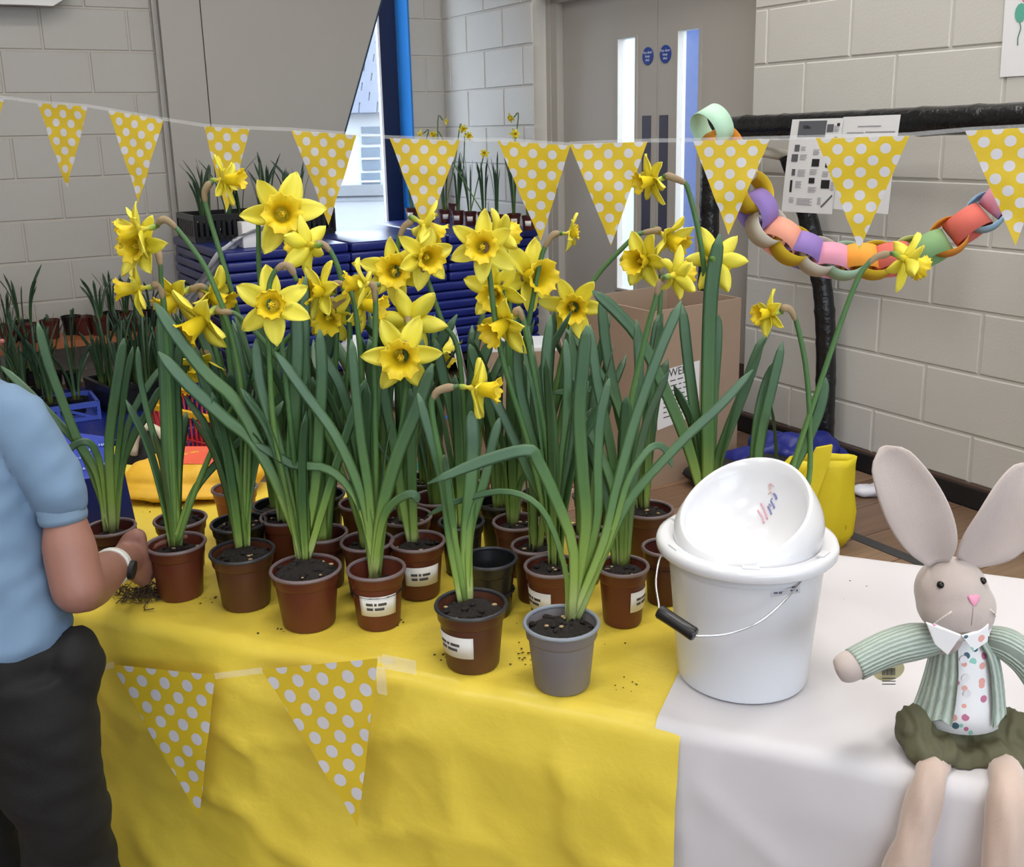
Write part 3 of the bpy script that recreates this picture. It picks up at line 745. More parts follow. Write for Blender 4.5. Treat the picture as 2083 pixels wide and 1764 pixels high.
def bg_plant(c, w, h, nleaf, hl, m_pot, label, seed, group=None, lab=False, flowers=(), pot=True, name='potted_daffodil', lean=0.35, lw=0.012):
    t = empty(name, c, label, 'potted plant', group); rg = random.Random(seed)
    if pot:
        mb = MB(); mb.lathe(c, pot_profile(w, h), 16); po = put('pot', mb, m_pot, t, autosm=40)
        sb = MB(); sb.lathe(Vector(c) + ZV * (h * 0.8), [(0, 0.004), (w * 0.3, 0.003), (w * 0.44, 0)], 12); put('soil', sb, M_soil, t)
        if lab: pot_label(t, po, c, w, h, math.atan2(-c.y, -c.x) + rg.uniform(-.3, .3), half=0.5, rows=())
    for k in range(nleaf):
        mb = MB(); a = rg.uniform(0, 6.28)
        b = Vector(c) + ZV * (h * 0.78) + Vector((math.cos(a), math.sin(a), 0)) * (w * 0.12)
        rand_leaf(mb, b, hl * rg.uniform(0.7, 1.1), lean * rg.uniform(0.1, 1.2), a, lw * rg.uniform(0.8, 1.2), rg, n=8)
        put('leaf', mb, M_dkleaf, t)
    for i, (p, face, sz) in enumerate(flowers):
        j = add_flower(t, p, face, sz, seed * 5 + i); b = Vector(c) + ZV * (h * 0.8)
        f = Vector(face).normalized()
        pts = crom([b, b.lerp(Vector((j.x, j.y, p.z)), 0.6) , j - f * 0.03 + ZV * 0.004, j], 12)
        mb = MB(); mb.tube(pts, 0.004, 6); put('flower_stalk', mb, M_stem, t)
    return t
# row of labelled pots along the corner end of the stack
corner_fl = {0: [((857, 272), (-1, .1, -.2))], 1: [((906, 246), (.8, .1, -.3))], 2: [((942, 262), (.3, -.6, -.2))], 3: [((953, 277), (.4, -.7, 0))], 4: [((985, 312), (0, -1, 0))], 5: [((883, 274), (-.5, -.5, 0))], 7: [((1040, 240), (-.8, -.4, -.2))], 8: [((1047, 272), (.2, -.9, -.2))]}
txt = ['leftmost', 'second', 'third', 'fourth', 'fifth', 'sixth', 'seventh', 'eighth', 'rightmost']
for i, (x, y) in enumerate(((838, 449), (872, 451), (905, 453), (932, 456), (957, 458), (985, 459), (1012, 466), (1046, 463), (1076, 468))):
    c = atz(x, y, TOPZ); fl_ = []
    for (px, py), face in [(q[0], q[1]) for q in corner_fl.get(i, [])]:
        p = aty(px, py, c.y); fl_.append((p, face, 0.062))
    bg_plant(c, 0.085, 0.082, 7, 0.34, M_maroon, 'potted daffodil with paper label, %s of the row on the blue mats' % txt[i], 200 + i, 'labelled pots on the blue mats', True, fl_, lean=0.22)
for i, (x, y) in enumerate(((890, 436), (925, 438), (965, 440), (1005, 444), (1040, 446))):
    c = atz(x, y, TOPZ)
    bg_plant(c, 0.085, 0.082, 7, 0.36, M_maroon, '%s daffodil from the left in the back row on the blue mats' % ORD[i], 230 + i, 'back-row pots on the blue mats', False, (), lean=0.22)

# ---- black vented crate with young plants on the mats
c0, c1, c2 = atz(401, 495, TOPZ), atz(681, 474, TOPZ), atz(362, 486, TOPZ)
ex = (c1 - c0); LX = ex.length; ex.normalize(); ey = ZV.cross(ex).normalized(); LY = 0.36; CH = 0.15
cc = c0 + ex * LX / 2 + ey * LY / 2
cr = empty('plastic_crate', cc, 'black slotted plastic crate full of plants on the blue mats', 'crate')
mb = MB(); mb.box(cc + ZV * 0.006, (LX, LY, 0.012), [ex, ey, ZV]); put('base', mb, M_blackpot, cr, smooth=False)
def crate_side(p, q, mat_, par, hh, slots=14, th=0.008):
    d = (q - p); L = d.length; d.normalize(); nn = ZV.cross(d); mb = MB()
    mid = (p + q) / 2
    mb.box(mid + ZV * (hh - 0.02), (L, th * 2, 0.03), [d, nn, ZV]); mb.box(mid + ZV * 0.015, (L, th, 0.03), [d, nn, ZV])
    for k in range(slots + 1): mb.box(p + d * (L * k / slots) + ZV * hh / 2, (L / slots * 0.55, th, hh - 0.02), [d, nn, ZV])
    put('slotted_side', mb, mat_, par, smooth=False)
k0, k1, k2, k3 = c0, c0 + ex * LX, c0 + ex * LX + ey * LY, c0 + ey * LY
for p, q in ((k0, k1), (k1, k2), (k2, k3), (k3, k0)): crate_side(p, q, M_blackpot, cr, CH, 26 if (p in (k0, k2)) else 10)
for i, (u_, v_) in enumerate(((0.10, 0.35), (0.18, 0.7), (0.28, 0.35), (0.40, 0.6), (0.52, 0.35), (0.62, 0.7), (0.74, 0.4), (0.86, 0.65))):
    c = c0 + ex * (LX * u_) + ey * (LY * v_) + ZV * 0.012
    bg_plant(c, 0.09, 0.085, 7, 0.30 + 0.05 * ((i * 7) % 3) / 2, M_blackpot, 'leafy narcissus without flowers, %s in the black crate' % ['first from the left', 'second from the left', 'third from the left', 'fourth from the left', 'fifth from the left', 'sixth from the left', 'seventh from the left', 'last on the right'][i], 260 + i, 'plants in the black crate', lean=0.4, lw=0.014)
# white carton and white plastic sheet at the crate
p = atz(520, 503, TOPZ)
mb = MB(); mb.box(p + ZV * 0.065 + NL * 0.03, (0.13, 0.08, 0.13), [NR, NL, ZV]); o = put('white_carton', mb, M_paper, base=p); bevel(o, 0.003); tag(o, 'small white carton in front of the black crate on the mats', 'box')
mb = MB(); rg = random.Random(3); rows_ = []
path = [aty(585, 455, p.y + 0.05), aty(520, 470, p.y + 0.0), aty(470, 500, p.y - 0.06), aty(430, 550, p.y - 0.12), aty(385, 610, p.y - 0.15), aty(360, 660, p.y - 0.15)]
path = crom(path, 24)
for side in (0, 1):
    for i, q in enumerate(path):
        w_ = 0.06 + 0.05 * (i / 23)
        for j in range(7):
            s_ = j / 6 - 0.5
            rows_.append(q + NR * (s_ * w_ * 2) * 0.55 + NL * (s_ * w_ * 0.9) + ZV * (0.012 * math.sin(j * 2.1 + i * 0.7) + 0.002 * side) + NL * (-0.01 * math.cos(j * 1.9 + i * .4)))
fs = []
for side in (0, 1):
    k = side * 24 * 7
    for i in range(23):
        for j in range(6):
            f = (k + i * 7 + j, k + (i + 1) * 7 + j, k + (i + 1) * 7 + j + 1, k + i * 7 + j + 1); fs.append(f if side else f[::-1])
mb.add(rows_, fs); o = put('plastic_sheet', mb, mat('milky_plastic', S(214, 216, 220), 0.25, trans=0.3), base=path[12]); tag(o, 'crumpled white plastic sheet hanging over the left end of the mats', 'plastic sheet')

# ---- wooden bench along the left wall with pots, low mats with trays
bn = empty('gym_bench', rm(0.5, DL - 0.22, 0), 'long orange wooden bench along the left wall under the pots', 'bench')
M_wood = mat('orange_bench_wood', S(168, 104, 66), 0.4, var=0.15, vscale=9)
mb = MB(); mb.box(rm(0.45, DL - 0.22, 0.295), (1.75, 0.30, 0.035), [NR, NL, ZV]); put('seat_board', mb, M_wood, bn, smooth=False)
for a in (-0.3, 0.45, 1.2):
    mb = MB(); mb.box(rm(a, DL - 0.22, 0.139), (0.06, 0.26, 0.278), [NR, NL, ZV]); put('leg', mb, M_wood, bn, smooth=False)
for i, (x, y, hl, nl_) in enumerate(((48, 692, 0.26, 5), (105, 686, 0.05, 2), (62, 690, 0.3, 4), (148, 680, 0.06, 2), (172, 672, 0.04, 1), (205, 672, 0.24, 6), (232, 668, 0.26, 6), (258, 662, 0.22, 6), (282, 660, 0.2, 5), (310, 655, 0.18, 6), (20, 694, 0.2, 6))):
    q = onp(x, y, NL, DL - 0.22 - 0.06 * (i % 3 - 1)); c = Vector((q.x, q.y, 0.3125))
    bg_plant(c, 0.11, 0.105, nl_, hl, M_maroon if i % 3 else M_blackpot, '%s pot from the left on the wooden bench by the left wall' % ORD[[20, 48, 62, 105, 148, 172, 205, 232, 258, 282, 310].index(x)], 300 + i, 'pots on the wooden bench', lean=0.35, lw=0.014)
for k in range(2):
    c = rm(0.3, 5.05, k * 0.06)
    mb = MB(); mb.box(c + ZV * 0.03, (1.8, 1.1, 0.058), [NR, NL, ZV]); o = put('gym_mat', mb, M_bvinyl, base=c); bevel(o, 0.014, 3)
    tag(o, ('lower', 'upper')[k] + ' of the two flat blue mats on the floor at the left', 'gym mat')
LZ = 0.12
# blue crate with two pots
P, Q = atz(203, 852, LZ), atz(108, 866, LZ); ex = (P - Q).normalized(); ey = ZV.cross(ex); LX, LY, CH = 0.34, 0.24, 0.085
o0 = P - ex * LX; cc = o0 + ex * LX / 2 + ey * LY / 2
M_bcr = mat('blue_crate_plastic', S(66, 88, 186), 0.4)
cr = empty('plastic_crate', cc, 'shallow bright blue crate holding pots on the low mats', 'crate')
mb = MB(); mb.box(cc + ZV * 0.005, (LX, LY, 0.01), [ex, ey, ZV]); put('base', mb, M_bcr, cr, smooth=False)
ks = [o0, o0 + ex * LX, o0 + ex * LX + ey * LY, o0 + ey * LY]
for i in range(4):
    p, q = ks[i], ks[(i + 1) % 4]; d = (q - p); L = d.length; d.normalize(); nn = ZV.cross(d); mid = (p + q) / 2; mb = MB()
    mb.box(mid + ZV * (CH - 0.012), (L, 0.014, 0.024), [d, nn, ZV]); mb.box(mid + ZV * 0.01, (L, 0.012, 0.018), [d, nn, ZV])
    for k in range(3): mb.box(p + d * (L * k / 2) + ZV * CH / 2, (0.016, 0.012, CH), [d, nn, ZV])
    for k in range(2):
        a = p + d * (L * (k + 0.15) / 2) + ZV * CH * 0.75; b = p + d * (L * (k + 0.85) / 2) + ZV * CH * 0.15; dd = (b - a).normalized()
        mb.box((a + b) / 2, ((b - a).length, 0.008, 0.012), [dd, nn, dd.cross(nn)])
    put('lattice_side', mb, M_bcr, cr, smooth=False)
for i, (u_, v_) in enumerate(((0.78, 0.5), (0.46, 0.42), (0.42, 0.78), (0.15, 0.5))):
    c = o0 + ex * (LX * u_) + ey * (LY * v_) + ZV * 0.011
    bg_plant(c, 0.095, 0.075, 5 + i, 0.30 + 0.03 * i, M_blackpot, ['potted narcissus at the right end of the blue crate', 'potted narcissus at the front of the blue crate', 'potted narcissus at the back of the blue crate', 'potted narcissus at the left end of the blue crate'][i], 330 + i, lean=0.35, lw=0.014)
# black tray of dense plants
P, Q = atz(234, 846, LZ), atz(345, 824, LZ); ex = (Q - P).normalized(); ey = ZV.cross(ex); LX, LY, CH = 0.50, 0.34, 0.13
cc = P + ex * LX / 2 + ey * LY / 2
cr = empty('plastic_crate', cc, 'deep black crate crammed with daffodil plants behind the yellow bag', 'crate')
mb = MB(); mb.box(cc + ZV * 0.006, (LX, LY, 0.012), [ex, ey, ZV]); put('base', mb, M_blackpot, cr, smooth=False)
ks = [P, P + ex * LX, P + ex * LX + ey * LY, P + ey * LY]
for i in range(4):
    p, q = ks[i], ks[(i + 1) % 4]; d = (q - p); L = d.length; d.normalize(); nn = ZV.cross(d); mb = MB()
    mb.box((p + q) / 2 + ZV * CH / 2, (L, 0.01, CH), [d, nn, ZV]); mb.box((p + q) / 2 + ZV * (CH - 0.01), (L, 0.02, 0.018), [d, nn, ZV]); put('side', mb, M_blackpot, cr, smooth=False)
mb = MB(); mb.box(P + ex * 0.30 + ZV * 0.06 - ey * 0.007, (0.09, 0.003, 0.04), [ex, ey, ZV]); put('sticker', mb, mat('olive_sticker', S(96, 96, 70), 0.7), cr, smooth=False)
for i in range(12):
    u_, v_ = (i % 4 + 0.5) / 4, (i // 4 + 0.5) / 3
    c = P + ex * (LX * u_) + ey * (LY * v_) + ZV * 0.013
    bg_plant(c, 0.10, 0.085, 7, rnd.uniform(0.30, 0.42), M_blackpot, 'daffodil plant in the %s row of the deep black crate, %s from the left' % (('front', 'middle', 'back')[i // 4], ORD[i % 4]), 340 + i, 'plants in the deep black crate', lean=0.3, lw=0.015)
for i, (x, y) in enumerate(((18, 838), (55, 846), (85, 834), (30, 800), (70, 795), (112, 800), (150, 800))):
    c = atz(x, y - 12, LZ)
    bg_plant(c, 0.095, 0.085, 7, rnd.uniform(0.28, 0.36), M_blackpot, 'daffodil plant in a dark pot near the blue crate, %s' % ['leftmost of the front ones', 'middle of the front ones', 'rightmost of the front ones', 'leftmost of those behind', 'second from left of those behind', 'third from left of those behind', 'rightmost of those behind'][i], 360 + i, 'plants behind the blue crate', lean=0.35, lw=0.014)

# ---- toy shopping baskets
def basket(name, pr, m_body, m_rim, label, fz0=0.0):
    """pr = rim corners (3 known), open slatted basket standing on the floor"""
    a, b, c_ = pr; d_ = a + (c_ - b); cs = [a, b, c_, d_]; ce = (a + c_) / 2; base = Vector((ce.x, ce.y, fz0))
    t = empty(name, base, label, 'toy basket')
    fl_ = [Vector((ce.x + (p.x - ce.x) * 0.82, ce.y + (p.y - ce.y) * 0.82, fz0 + 0.004)) for p in cs]
    mb = MB(); mb.prism(fl_, (0, 0, 0.006)); put('base', mb, m_body, t, smooth=False)
    for i in range(4):
        p, q, pf, qf = cs[i], cs[(i + 1) % 4], fl_[i], fl_[(i + 1) % 4]; mb = MB()
        nb = 12
        for k in range(nb + 1):
            s_ = k / nb; mb.tube([pf.lerp(qf, s_), p.lerp(q, s_)], 0.0045, 4)
        for h_ in (0.05, 0.35, 0.65): mb.tube([pf.lerp(p, h_), qf.lerp(q, h_)], 0.004, 4)
        put('slatted_side', mb, m_body, t)
    mb = MB()
    for i in range(4): 
        p, q = cs[i], cs[(i + 1) % 4]; d = (q - p).normalized(); mb.box((p + q) / 2, ((q - p).length + 0.02, 0.022, 0.022), [d, ZV.cross(d), ZV])
    put('rim', mb, m_rim, t, smooth=False)
    mb = MB(); m0, m1 = (cs[0] + cs[3]) / 2, (cs[1] + cs[2]) / 2
    mb.tube(crom([m0, m0.lerp(m1, .1) + ZV * 0.03, m0.lerp(m1, 0.5) + ZV * 0.05, m0.lerp(m1, .9) + ZV * 0.03, m1], 12), 0.008, 6); put('handle', mb, m_rim, t)
M_red = mat('red_toy_plastic', S(190, 32, 44), 0.4); M_tyel = mat('yellow_toy_plastic', S(240, 186, 30), 0.4); M_tblue = mat('blue_toy_plastic', S(30, 50, 130), 0.4)
basket('toy_shopping_basket', (atz(306, 826, 0.32), atz(428, 852, 0.32), atz(468, 812, 0.32)), M_red, M_tyel, 'red toy shopping basket with yellow rim behind the yellow bag')
basket('toy_shopping_basket', (atz(372, 800, 0.27), atz(462, 786, 0.27), atz(432, 764, 0.27)), M_tblue, M_tyel, 'dark blue toy basket with yellow rim behind the red one', fz0=0.12)
# small dark things between the basket and the table
q = atz(305, 985, 0.0); hz = aty(305, 878, q.y).z
hb = empty('black_bag', q, 'black bag with curved cream handle left of the yellow bag', 'bag')
mb = MB(); mb.ball(q + ZV * hz * 0.5, (0.12, 0.09, hz * 0.5), 16, 10); put('bag_body', mb, M_blackm, hb)
cpath = crom([aty(272, 925, q.y - .1), aty(278, 885, q.y - .1), aty(300, 868, q.y - .1), aty(322, 876, q.y - .1), aty(332, 890, q.y - .1)], 14)
mb = MB(); mb.tube(cpath, 0.016, 8); put('handle', mb, mat('cream_strap', S(222, 214, 190), 0.6), hb)
q = atz(205, 955, 0.0); mb = MB(); mb.box(q + ZV * 0.012, (0.30, 0.12, 0.024), [NR, NL, ZV]); o = put('cardboard_sheet', mb, M_card, base=q, smooth=False); tag(o, 'flat piece of brown cardboard on the floor left of the black bag', 'cardboard')

# ---- tall cardboard box with a notice
B0 = atz(1327, 992, 0.0); BZ = aty(1328, 634, B0.y).z
TL, TR_ = atz(1186, 604, BZ), atz(1434, 598, BZ); F0 = atz(1328, 634, BZ)
e1 = Vector((TL.x - F0.x, TL.y - F0.y, 0)); e2 = Vector((TR_.x - F0.x, TR_.y - F0.y, 0)); 
L1, L2 = e1.length, e2.length; e1.normalize(); e2 = e2.normalized()
e2 = (e2 - e1 * e2.dot(e1) * 0.9).normalized()
bx0 = Vector((F0.x, F0.y, 0)); ctr = bx0 + e1 * L1 / 2 + e2 * L2 / 2
bx = empty('cardboard_box', ctr, 'tall open brown cardboard box with a white notice on it', 'box')
for (p, d, L, nm) in ((bx0, e1, L1, 'side_panel'), (bx0, e2, L2, 'side_panel'), (bx0 + e2 * L2, e1, L1, 'side_panel'), (bx0 + e1 * L1, e2, L2, 'side_panel')):
    nn = ZV.cross(d); mb = MB(); mb.box(p + d * L / 2 + ZV * BZ / 2, (L, 0.008, BZ), [d, nn, ZV]); put(nm, mb, M_card, bx, smooth=False)
mb = MB(); mb.prism([bx0, bx0 + e2 * L2, bx0 + e2 * L2 + e1 * L1, bx0 + e1 * L1], (0, 0, 0.01)); put('bottom', mb, M_cardin, bx, smooth=False)
nrm = e2.cross(ZV); nrm = nrm if nrm.dot(-bx0) > 0 else -nrm
na, nb_, nc, nd = [onp(x, y, nrm, nrm.dot(bx0 - CAM) + 0.006 * 1) for x, y in ((1336, 757), (1423, 733), (1421, 842), (1337, 876))]
mb = MB(); mb.prism([na, nb_, nc, nd], nrm * 0.0006); put('notice', mb, M_paper, bx, smooth=False)
nx = (nb_ - na).normalized(); ny = (na - nd).normalized(); nW, nH = (nb_ - na).length, (na - nd).length; nctr = (na + nc) / 2
nm_ = lambda u_, v_: nctr + nx * (u_ * nW / 2) + ny * (v_ * nH / 2) + nrm * 0.0012
text_mesh('notice_text', 'SWEET', nW * 0.2, M_ink, bx, loc_mtx(bx, frame_mtx(nm_(0, 0.76), nx, ny)))
mb = MB()
rgn = random.Random(5)
for k in range(8):
    u_ = -0.7
    while u_ < 0.6:
        w_ = rgn.uniform(0.12, 0.3); mb.box(nm_(u_ + w_ / 2, 0.5 - k * 0.17), (w_ * nW / 2, nH * 0.018, 0.0004), [nx, ny, nrm]); u_ += w_ + 0.09
put('notice_print', mb, M_ink, bx, smooth=False)
# parcel tape on the front panel
# ---- small box of white packing beside the stack
q = atz(1052, 830, 0)
sb_ = empty('cardboard_box', q, 'low brown cardboard box with white packing in front of the mats', 'box')
zt_ = aty(1050, 702, q.y).z
for (dx, dy, sx, sy) in ((0, -.16, .46, .008), (0, .16, .46, .008), (-.23, 0, .008, .32), (.23, 0, .008, .32)):
    mb = MB(); mb.box(q + Vector((dx, dy, zt_ / 2)), (sx, sy, zt_)); put('side_panel', mb, M_card, sb_, smooth=False)
mb = MB(); mb.box(q + Vector((0, 0, 0.006)), (.46, .32, .012)); put('bottom', mb, M_card, sb_, smooth=False)
q2 = Vector((q.x, q.y, 0.02))
mb = MB(); mb.box(q + Vector((0.03, 0.0, zt_ / 2 + 0.03)), (.36, .26, zt_ - 0.02)); o = put('foam_block', mb, M_paper, base=q2, smooth=False); bevel(o, 0.01); tag(o, 'white foam packing sticking out of the low cardboard box', 'foam')
mb = MB(); p = aty(938, 700, q.y - 0.02); mb.box(Vector((p.x, p.y, zt_ / 2 + 0.05)), (0.03, 0.12, zt_ + 0.12), [Vector((0.96, 0, 0.2)), Vector((0, 1, 0)), Vector((-0.2, 0, 0.96))]); o = put('foam_board', mb, M_paper, base=Vector((p.x, p.y, 0)), smooth=False); tag(o, 'white foam board leaning at the left of the low cardboard box', 'foam')
p = atz(800, 835, 0); mb = MB(); rg = random.Random(9)
for k in range(9): mb.ball(p + Vector((rg.uniform(-.2, .22), rg.uniform(-.08, .08), rg.uniform(0.05, 0.34))), (rg.uniform(.06, .10), .055, rg.uniform(.06, .1)), 12, 8)
o = put('white_bag', mb, mat('white_bag_plastic', S(226, 228, 232), 0.3), base=p); remesh(o, 0.012, 3, 0.5, 0.03, 16); tag(o, 'crumpled white carrier bag on the floor before the blue mats', 'bag')

# ---- black taped frame by the right wall
fr_ = empty('pipe_frame', rm(2.98, 2.6, 0), 'black taped pipe frame standing against the right wall', 'frame')
def onR(x, y, off): return onp(x, y, NR, DR - off)
A = onR(1448, 262, 0.20); Bq = onR(2083, 240, 0.26); E_ = A + (Bq - A) * 1.25
def rough_tube(pts, r, seed, n=60, amp=0.10):
    P = crom(pts, n); rg = random.Random(seed); rad = [r * (1 + amp * noise.noise(Vector((i * 0.35, seed, 0))) + (amp * 0.5 if i % 7 == 0 else 0)) for i in range(n)]
    mb = MB(); mb.tube(P, rad, 12); return mb
RB = 0.047
put('top_bar', rough_tube([A, A.lerp(E_, .5), E_], RB, 1), M_black, fr_)
foot = onR(1436, 700, 0.20); foot.z = 0.0
put('front_leg', rough_tube([A, A.lerp(foot, .5), foot], RB * 0.92, 2), M_black, fr_)
bt = onR(1606, 318, 0.13); bf = onR(1676, 892, 0.075); bf.z = max(0.09, bf.z)
put('back_leg', rough_tube([bt, onR(1640, 430, 0.11), onR(1672, 580, 0.09), onR(1680, 720, 0.08), bf], RB * 0.85, 3), M_black, fr_)
mb = MB(); mb.tube([A - ZV * 0.06, onR(1530, 305, 0.2), bt], 0.022, 10); put('side_pipe', mb, mat('bare_white_pipe', S(206, 200, 186), 0.4), fr_)
e3 = Vector((E_.x, E_.y, 0)); put('front_leg', rough_tube([E_, E_.lerp(e3, .5), e3], RB * 0.92, 5), M_black, fr_)
mb = MB(); mb.ball(Vector((bf.x, bf.y, 0.05)), (0.05, 0.05, 0.05), 12, 8); put('rubber_foot', mb, mat('tan_rubber', S(196, 172, 138), 0.7), fr_)
# notices hung over the bar
def sheet(pts4, label, name='paper_notice', th=0.0006, bend=0.0, nrm_=None):
    a, b, c, d = pts4; nv = (b - a).cross(d - a).normalized(); nv = nv if nv.dot(CAM - a) > 0 else -nv
    mb = MB(); N = 8; vs = []; fs = []
    for side in (0, 1):
        for i in range(N + 1):
            for j in range(N + 1):
                u_, v_ = i / N, j / N; p = a.lerp(b, u_).lerp(d.lerp(c, u_), v_) + nv * (th * side + bend * math.sin(v_ * 3.1) + bend * 0.4 * math.sin(u_ * 5)); vs.append(p)
        k = side * (N + 1) ** 2
        for i in range(N):
            for j in range(N):
                f = (k + i * (N + 1) + j, k + (i + 1) * (N + 1) + j, k + (i + 1) * (N + 1) + j + 1, k + i * (N + 1) + j + 1); fs.append(f if side == 0 else f[::-1])
    mb.add(vs, fs); t = empty(name, d.copy(), label, 'poster')
    put('paper', mb, M_paper, t)
    def at(u_, v_, o_=0.0016): return a.lerp(b, u_).lerp(d.lerp(c, u_), v_) + nv * (o_ + bend * math.sin(v_ * 3.1) + bend * 0.4 * math.sin(u_ * 5))
    return t, at, (b - a).normalized(), (a - d).normalized(), nv, (b - a).length, (a - d).length
t, at, sx, sy, nv, sw, sh = sheet([onR(1612, 243, 0.36), onR(1716, 240, 0.36), onR(1692, 436, 0.36), onR(1590, 430, 0.36)], 'white gift list poster with small black pictures taped over the black bar', bend=0.004)
def ink(u0, v0, u1, v1, m_=M_ink, nm='printed_picture'):
    mb = MB(); mb.add([at(u0, v0), at(u1, v0), at(u1, v1), at(u0, v1)], [(0, 1, 2, 3)]); mb2 = MB(); mb2.prism(mb.v, nv * 0.0004); put(nm, mb2, m_, t, smooth=False)
M_inkg = mat('grey_print', S(96, 98, 104), 0.6); M_inkk = mat('black_print', S(36, 37, 40), 0.6); M_inkl = mat('light_print', S(160, 160, 168), 0.7)
ink(0.16, 0.02, 0.70, 0.19, M_inkg)
text_mesh('poster_text', 'Gifts', sh * 0.055, M_inkk, t, loc_mtx(t, frame_mtx(at(0.33, 0.085, 0.0026), sx, sy, nv)))
for (u_, v_, w_, h_, m_) in ((.14, .27, .1, .07, M_inkg), (.1, .37, .13, .08, M_inkg), (.52, .42, .14, .08, M_inkk), (.14, .53, .07, .07, M_inkg), (.13, .65, .045, .13, M_inkk), (.5, .62, .11, .06, M_inkk), (.74, .64, .16, .09, M_inkk), (.72, .06, .12, .08, M_inkg), (.9, .05, .05, .03, M_inkk), (.72, .2, .07, .03, M_inkk), (.88, .19, .06, .03, M_inkk), (.78, .46, .08, .05, M_inkk)):
    ink(u_, v_, u_ + w_, v_ + h_, m_)
mb = MB(); p, q = at(.78, .93), at(.97, .80); d = (q - p).normalized(); mb.box((p + q) / 2, ((q - p).length, 0.006, 0.0008), [d, nv.cross(d), nv]); put('printed_picture', mb, M_inkg, t, smooth=False)
for (u_, v_, w_, n_) in ((.27, .29, .1, 3), (.27, .375, .14, 4), (.52, .32, .12, 4), (.26, .535, .16, 5), (.5, .53, .14, 4), (.74, .55, .12, 4), (.24, .66, .12, 5), (.5, .72, .16, 4), (.14, .84, .1, 4), (.3, .845, .3, 5), (.7, .83, .07, 5), (.92, .66, .07, 6), (.85, .08, .1, 4)):
    for k in range(n_): ink(u_, v_ + k * 0.016, u_ + w_ * (1 - 0.15 * (k % 2)), v_ + k * 0.016 + 0.007, M_inkl, 'printed_line')
t, at, sx, sy, nv, sw, sh = sheet([onR(1716, 238, 0.355), onR(1832, 233, 0.355), onR(1806, 436, 0.355), onR(1688, 424, 0.355)], 'plain white sheet hung over the black bar right of the gift list', bend=0.003)
for k, (u_, v_, w_) in enumerate(((.3, .10, .4), (.12, .165, .3), (.45, .16, .5))): ink(u_, v_, u_ + w_, v_ + 0.012, M_inkl, 'printed_line')
# balloon drawing on the right wall
bw = [onR(2049, -60, 0.004), onR(2160, -80, 0.004), onR(2150, 150, 0.004), onR(2034, 157, 0.004)]
t, at, sx, sy, nv, sw, sh = sheet(bw, 'white sheet with balloon drawing on the upper right wall')
M_bal = mat('green_crayon', S(92, 170, 150), 0.7); M_balp = mat('pink_crayon', S(220, 130, 150), 0.7)
bc = onR(2076, 26, 0.006)
mb = MB(); mb.prism([bc + sx * (0.020 * math.cos(k * .524)) + sy * (0.030 * math.sin(k * .524)) for k in range(12)], nv * 0.0006); put('balloon_drawing', mb, M_bal, t, smooth=False)
mb = MB(); mb.tube(crom([bc - sy * 0.03, bc - sy * 0.05 + sx * 0.004, bc - sy * 0.075 - sx * 0.003, bc - sy * 0.10 - sx * 0.002], 12), 0.0014, 5); put('string_drawing', mb, mat('dark_green_crayon', S(60, 110, 90), 0.7), t)
bc2 = onR(2092, -12, 0.006); mb = MB(); mb.prism([bc2 + sx * (0.024 * math.cos(k * .524)) + sy * (0.03 * math.sin(k * .524)) for k in range(12)], nv * 0.0006); put('balloon_drawing', mb, M_balp, t, smooth=False)

# ---- things on the floor at the right
def lump(name, c, parts, m_, label, cat, vox=0.010, amp=0.01, sc=25, seed=1, sm=2):
    mb = MB(); rg = random.Random(seed)
    for (dx, dy, dz, rx, ry, rz) in parts: mb.ball(Vector(c) + Vector((dx, dy, dz)), (rx, ry, rz), 12, 8)
    o = put(name, mb, m_, base=c); remesh(o, vox, sm, 0.5, amp, sc, seed); return tag(o, label, cat)
c = atz(1600, 965, 0)
M_bbag = mat('blue_bag_fabric', S(26, 36, 120), 0.45, var=0.1, vscale=20)
lump('blue_bag', c, [(-.16, -.02, .05, .12, .09, .06), (0, 0, .08, .16, .1, .085), (.12, .05, .08, .12, .1, .075), (.2, .06, .05, .06, .05, .04), (-.05, .08, .1, .1, .06, .06)], M_bbag, 'crumpled dark blue bag on the floor behind the yellow carrier', 'bag', amp=0.03, sc=16)
c = atz(1525, 990, 0); lump('black_bag', c, [(-.12, .03, .05, .14, .1, .055), (.08, .05, .055, .16, .1, .06), (.2, .1, .04, .1, .08, .045)], M_blackm, 'black folded bag lying on the floor right of the cardboard box', 'bag', amp=0.015, sc=14)
for x, y, lb in ((1722, 905, 'tan wooden block at the foot of the frame by the wall'),):
    q = atz(x, y + 18, 0); mb = MB(); mb.lathe(q, [(0, 0), (0.04, 0), (0.045, 0.02), (0.045, 0.10), (0.038, 0.125), (0, 0.13)], 14); o = put('wooden_block', mb, mat('tan_wood', S(190, 160, 124), 0.6), base=q, autosm=40); tag(o, lb, 'wooden block')
# yellow carrier bag standing on the floor
c = atz(1680, 1112, 0); yb = empty('carrier_bag', c, 'bright yellow fabric carrier bag on the floor behind the white bucket', 'bag')
M_ybag = mat('yellow_nonwoven', S(238, 218, 40), 0.6, trans=0.15, bump=0.1, bscale=160)
rings = []
def bp(x, y, dy=0.0): return aty(x, y, c.y + dy)
secs = [(1112, 1610, 1712), (1085, 1600, 1735), (1040, 1594, 1742), (1000, 1592, 1738), (960, 1590, 1740), (945, 1592, 1741), (930, 1606, 1744)]
for (yy, xa, xb) in secs:
    ring = []
    for k in range(20):
        a = 2 * math.pi * k / 20; p0, p1 = bp(xa, yy), bp(xb, yy); mid = (p0 + p1) / 2; hw = (p1 - p0).length / 2
        fold = 1 + 0.22 * math.sin(5 * a + yy * 0.02)
        ring.append(mid + Vector((math.cos(a) * hw, math.sin(a) * hw * 0.42 * fold, 0)))
    rings.append(ring)
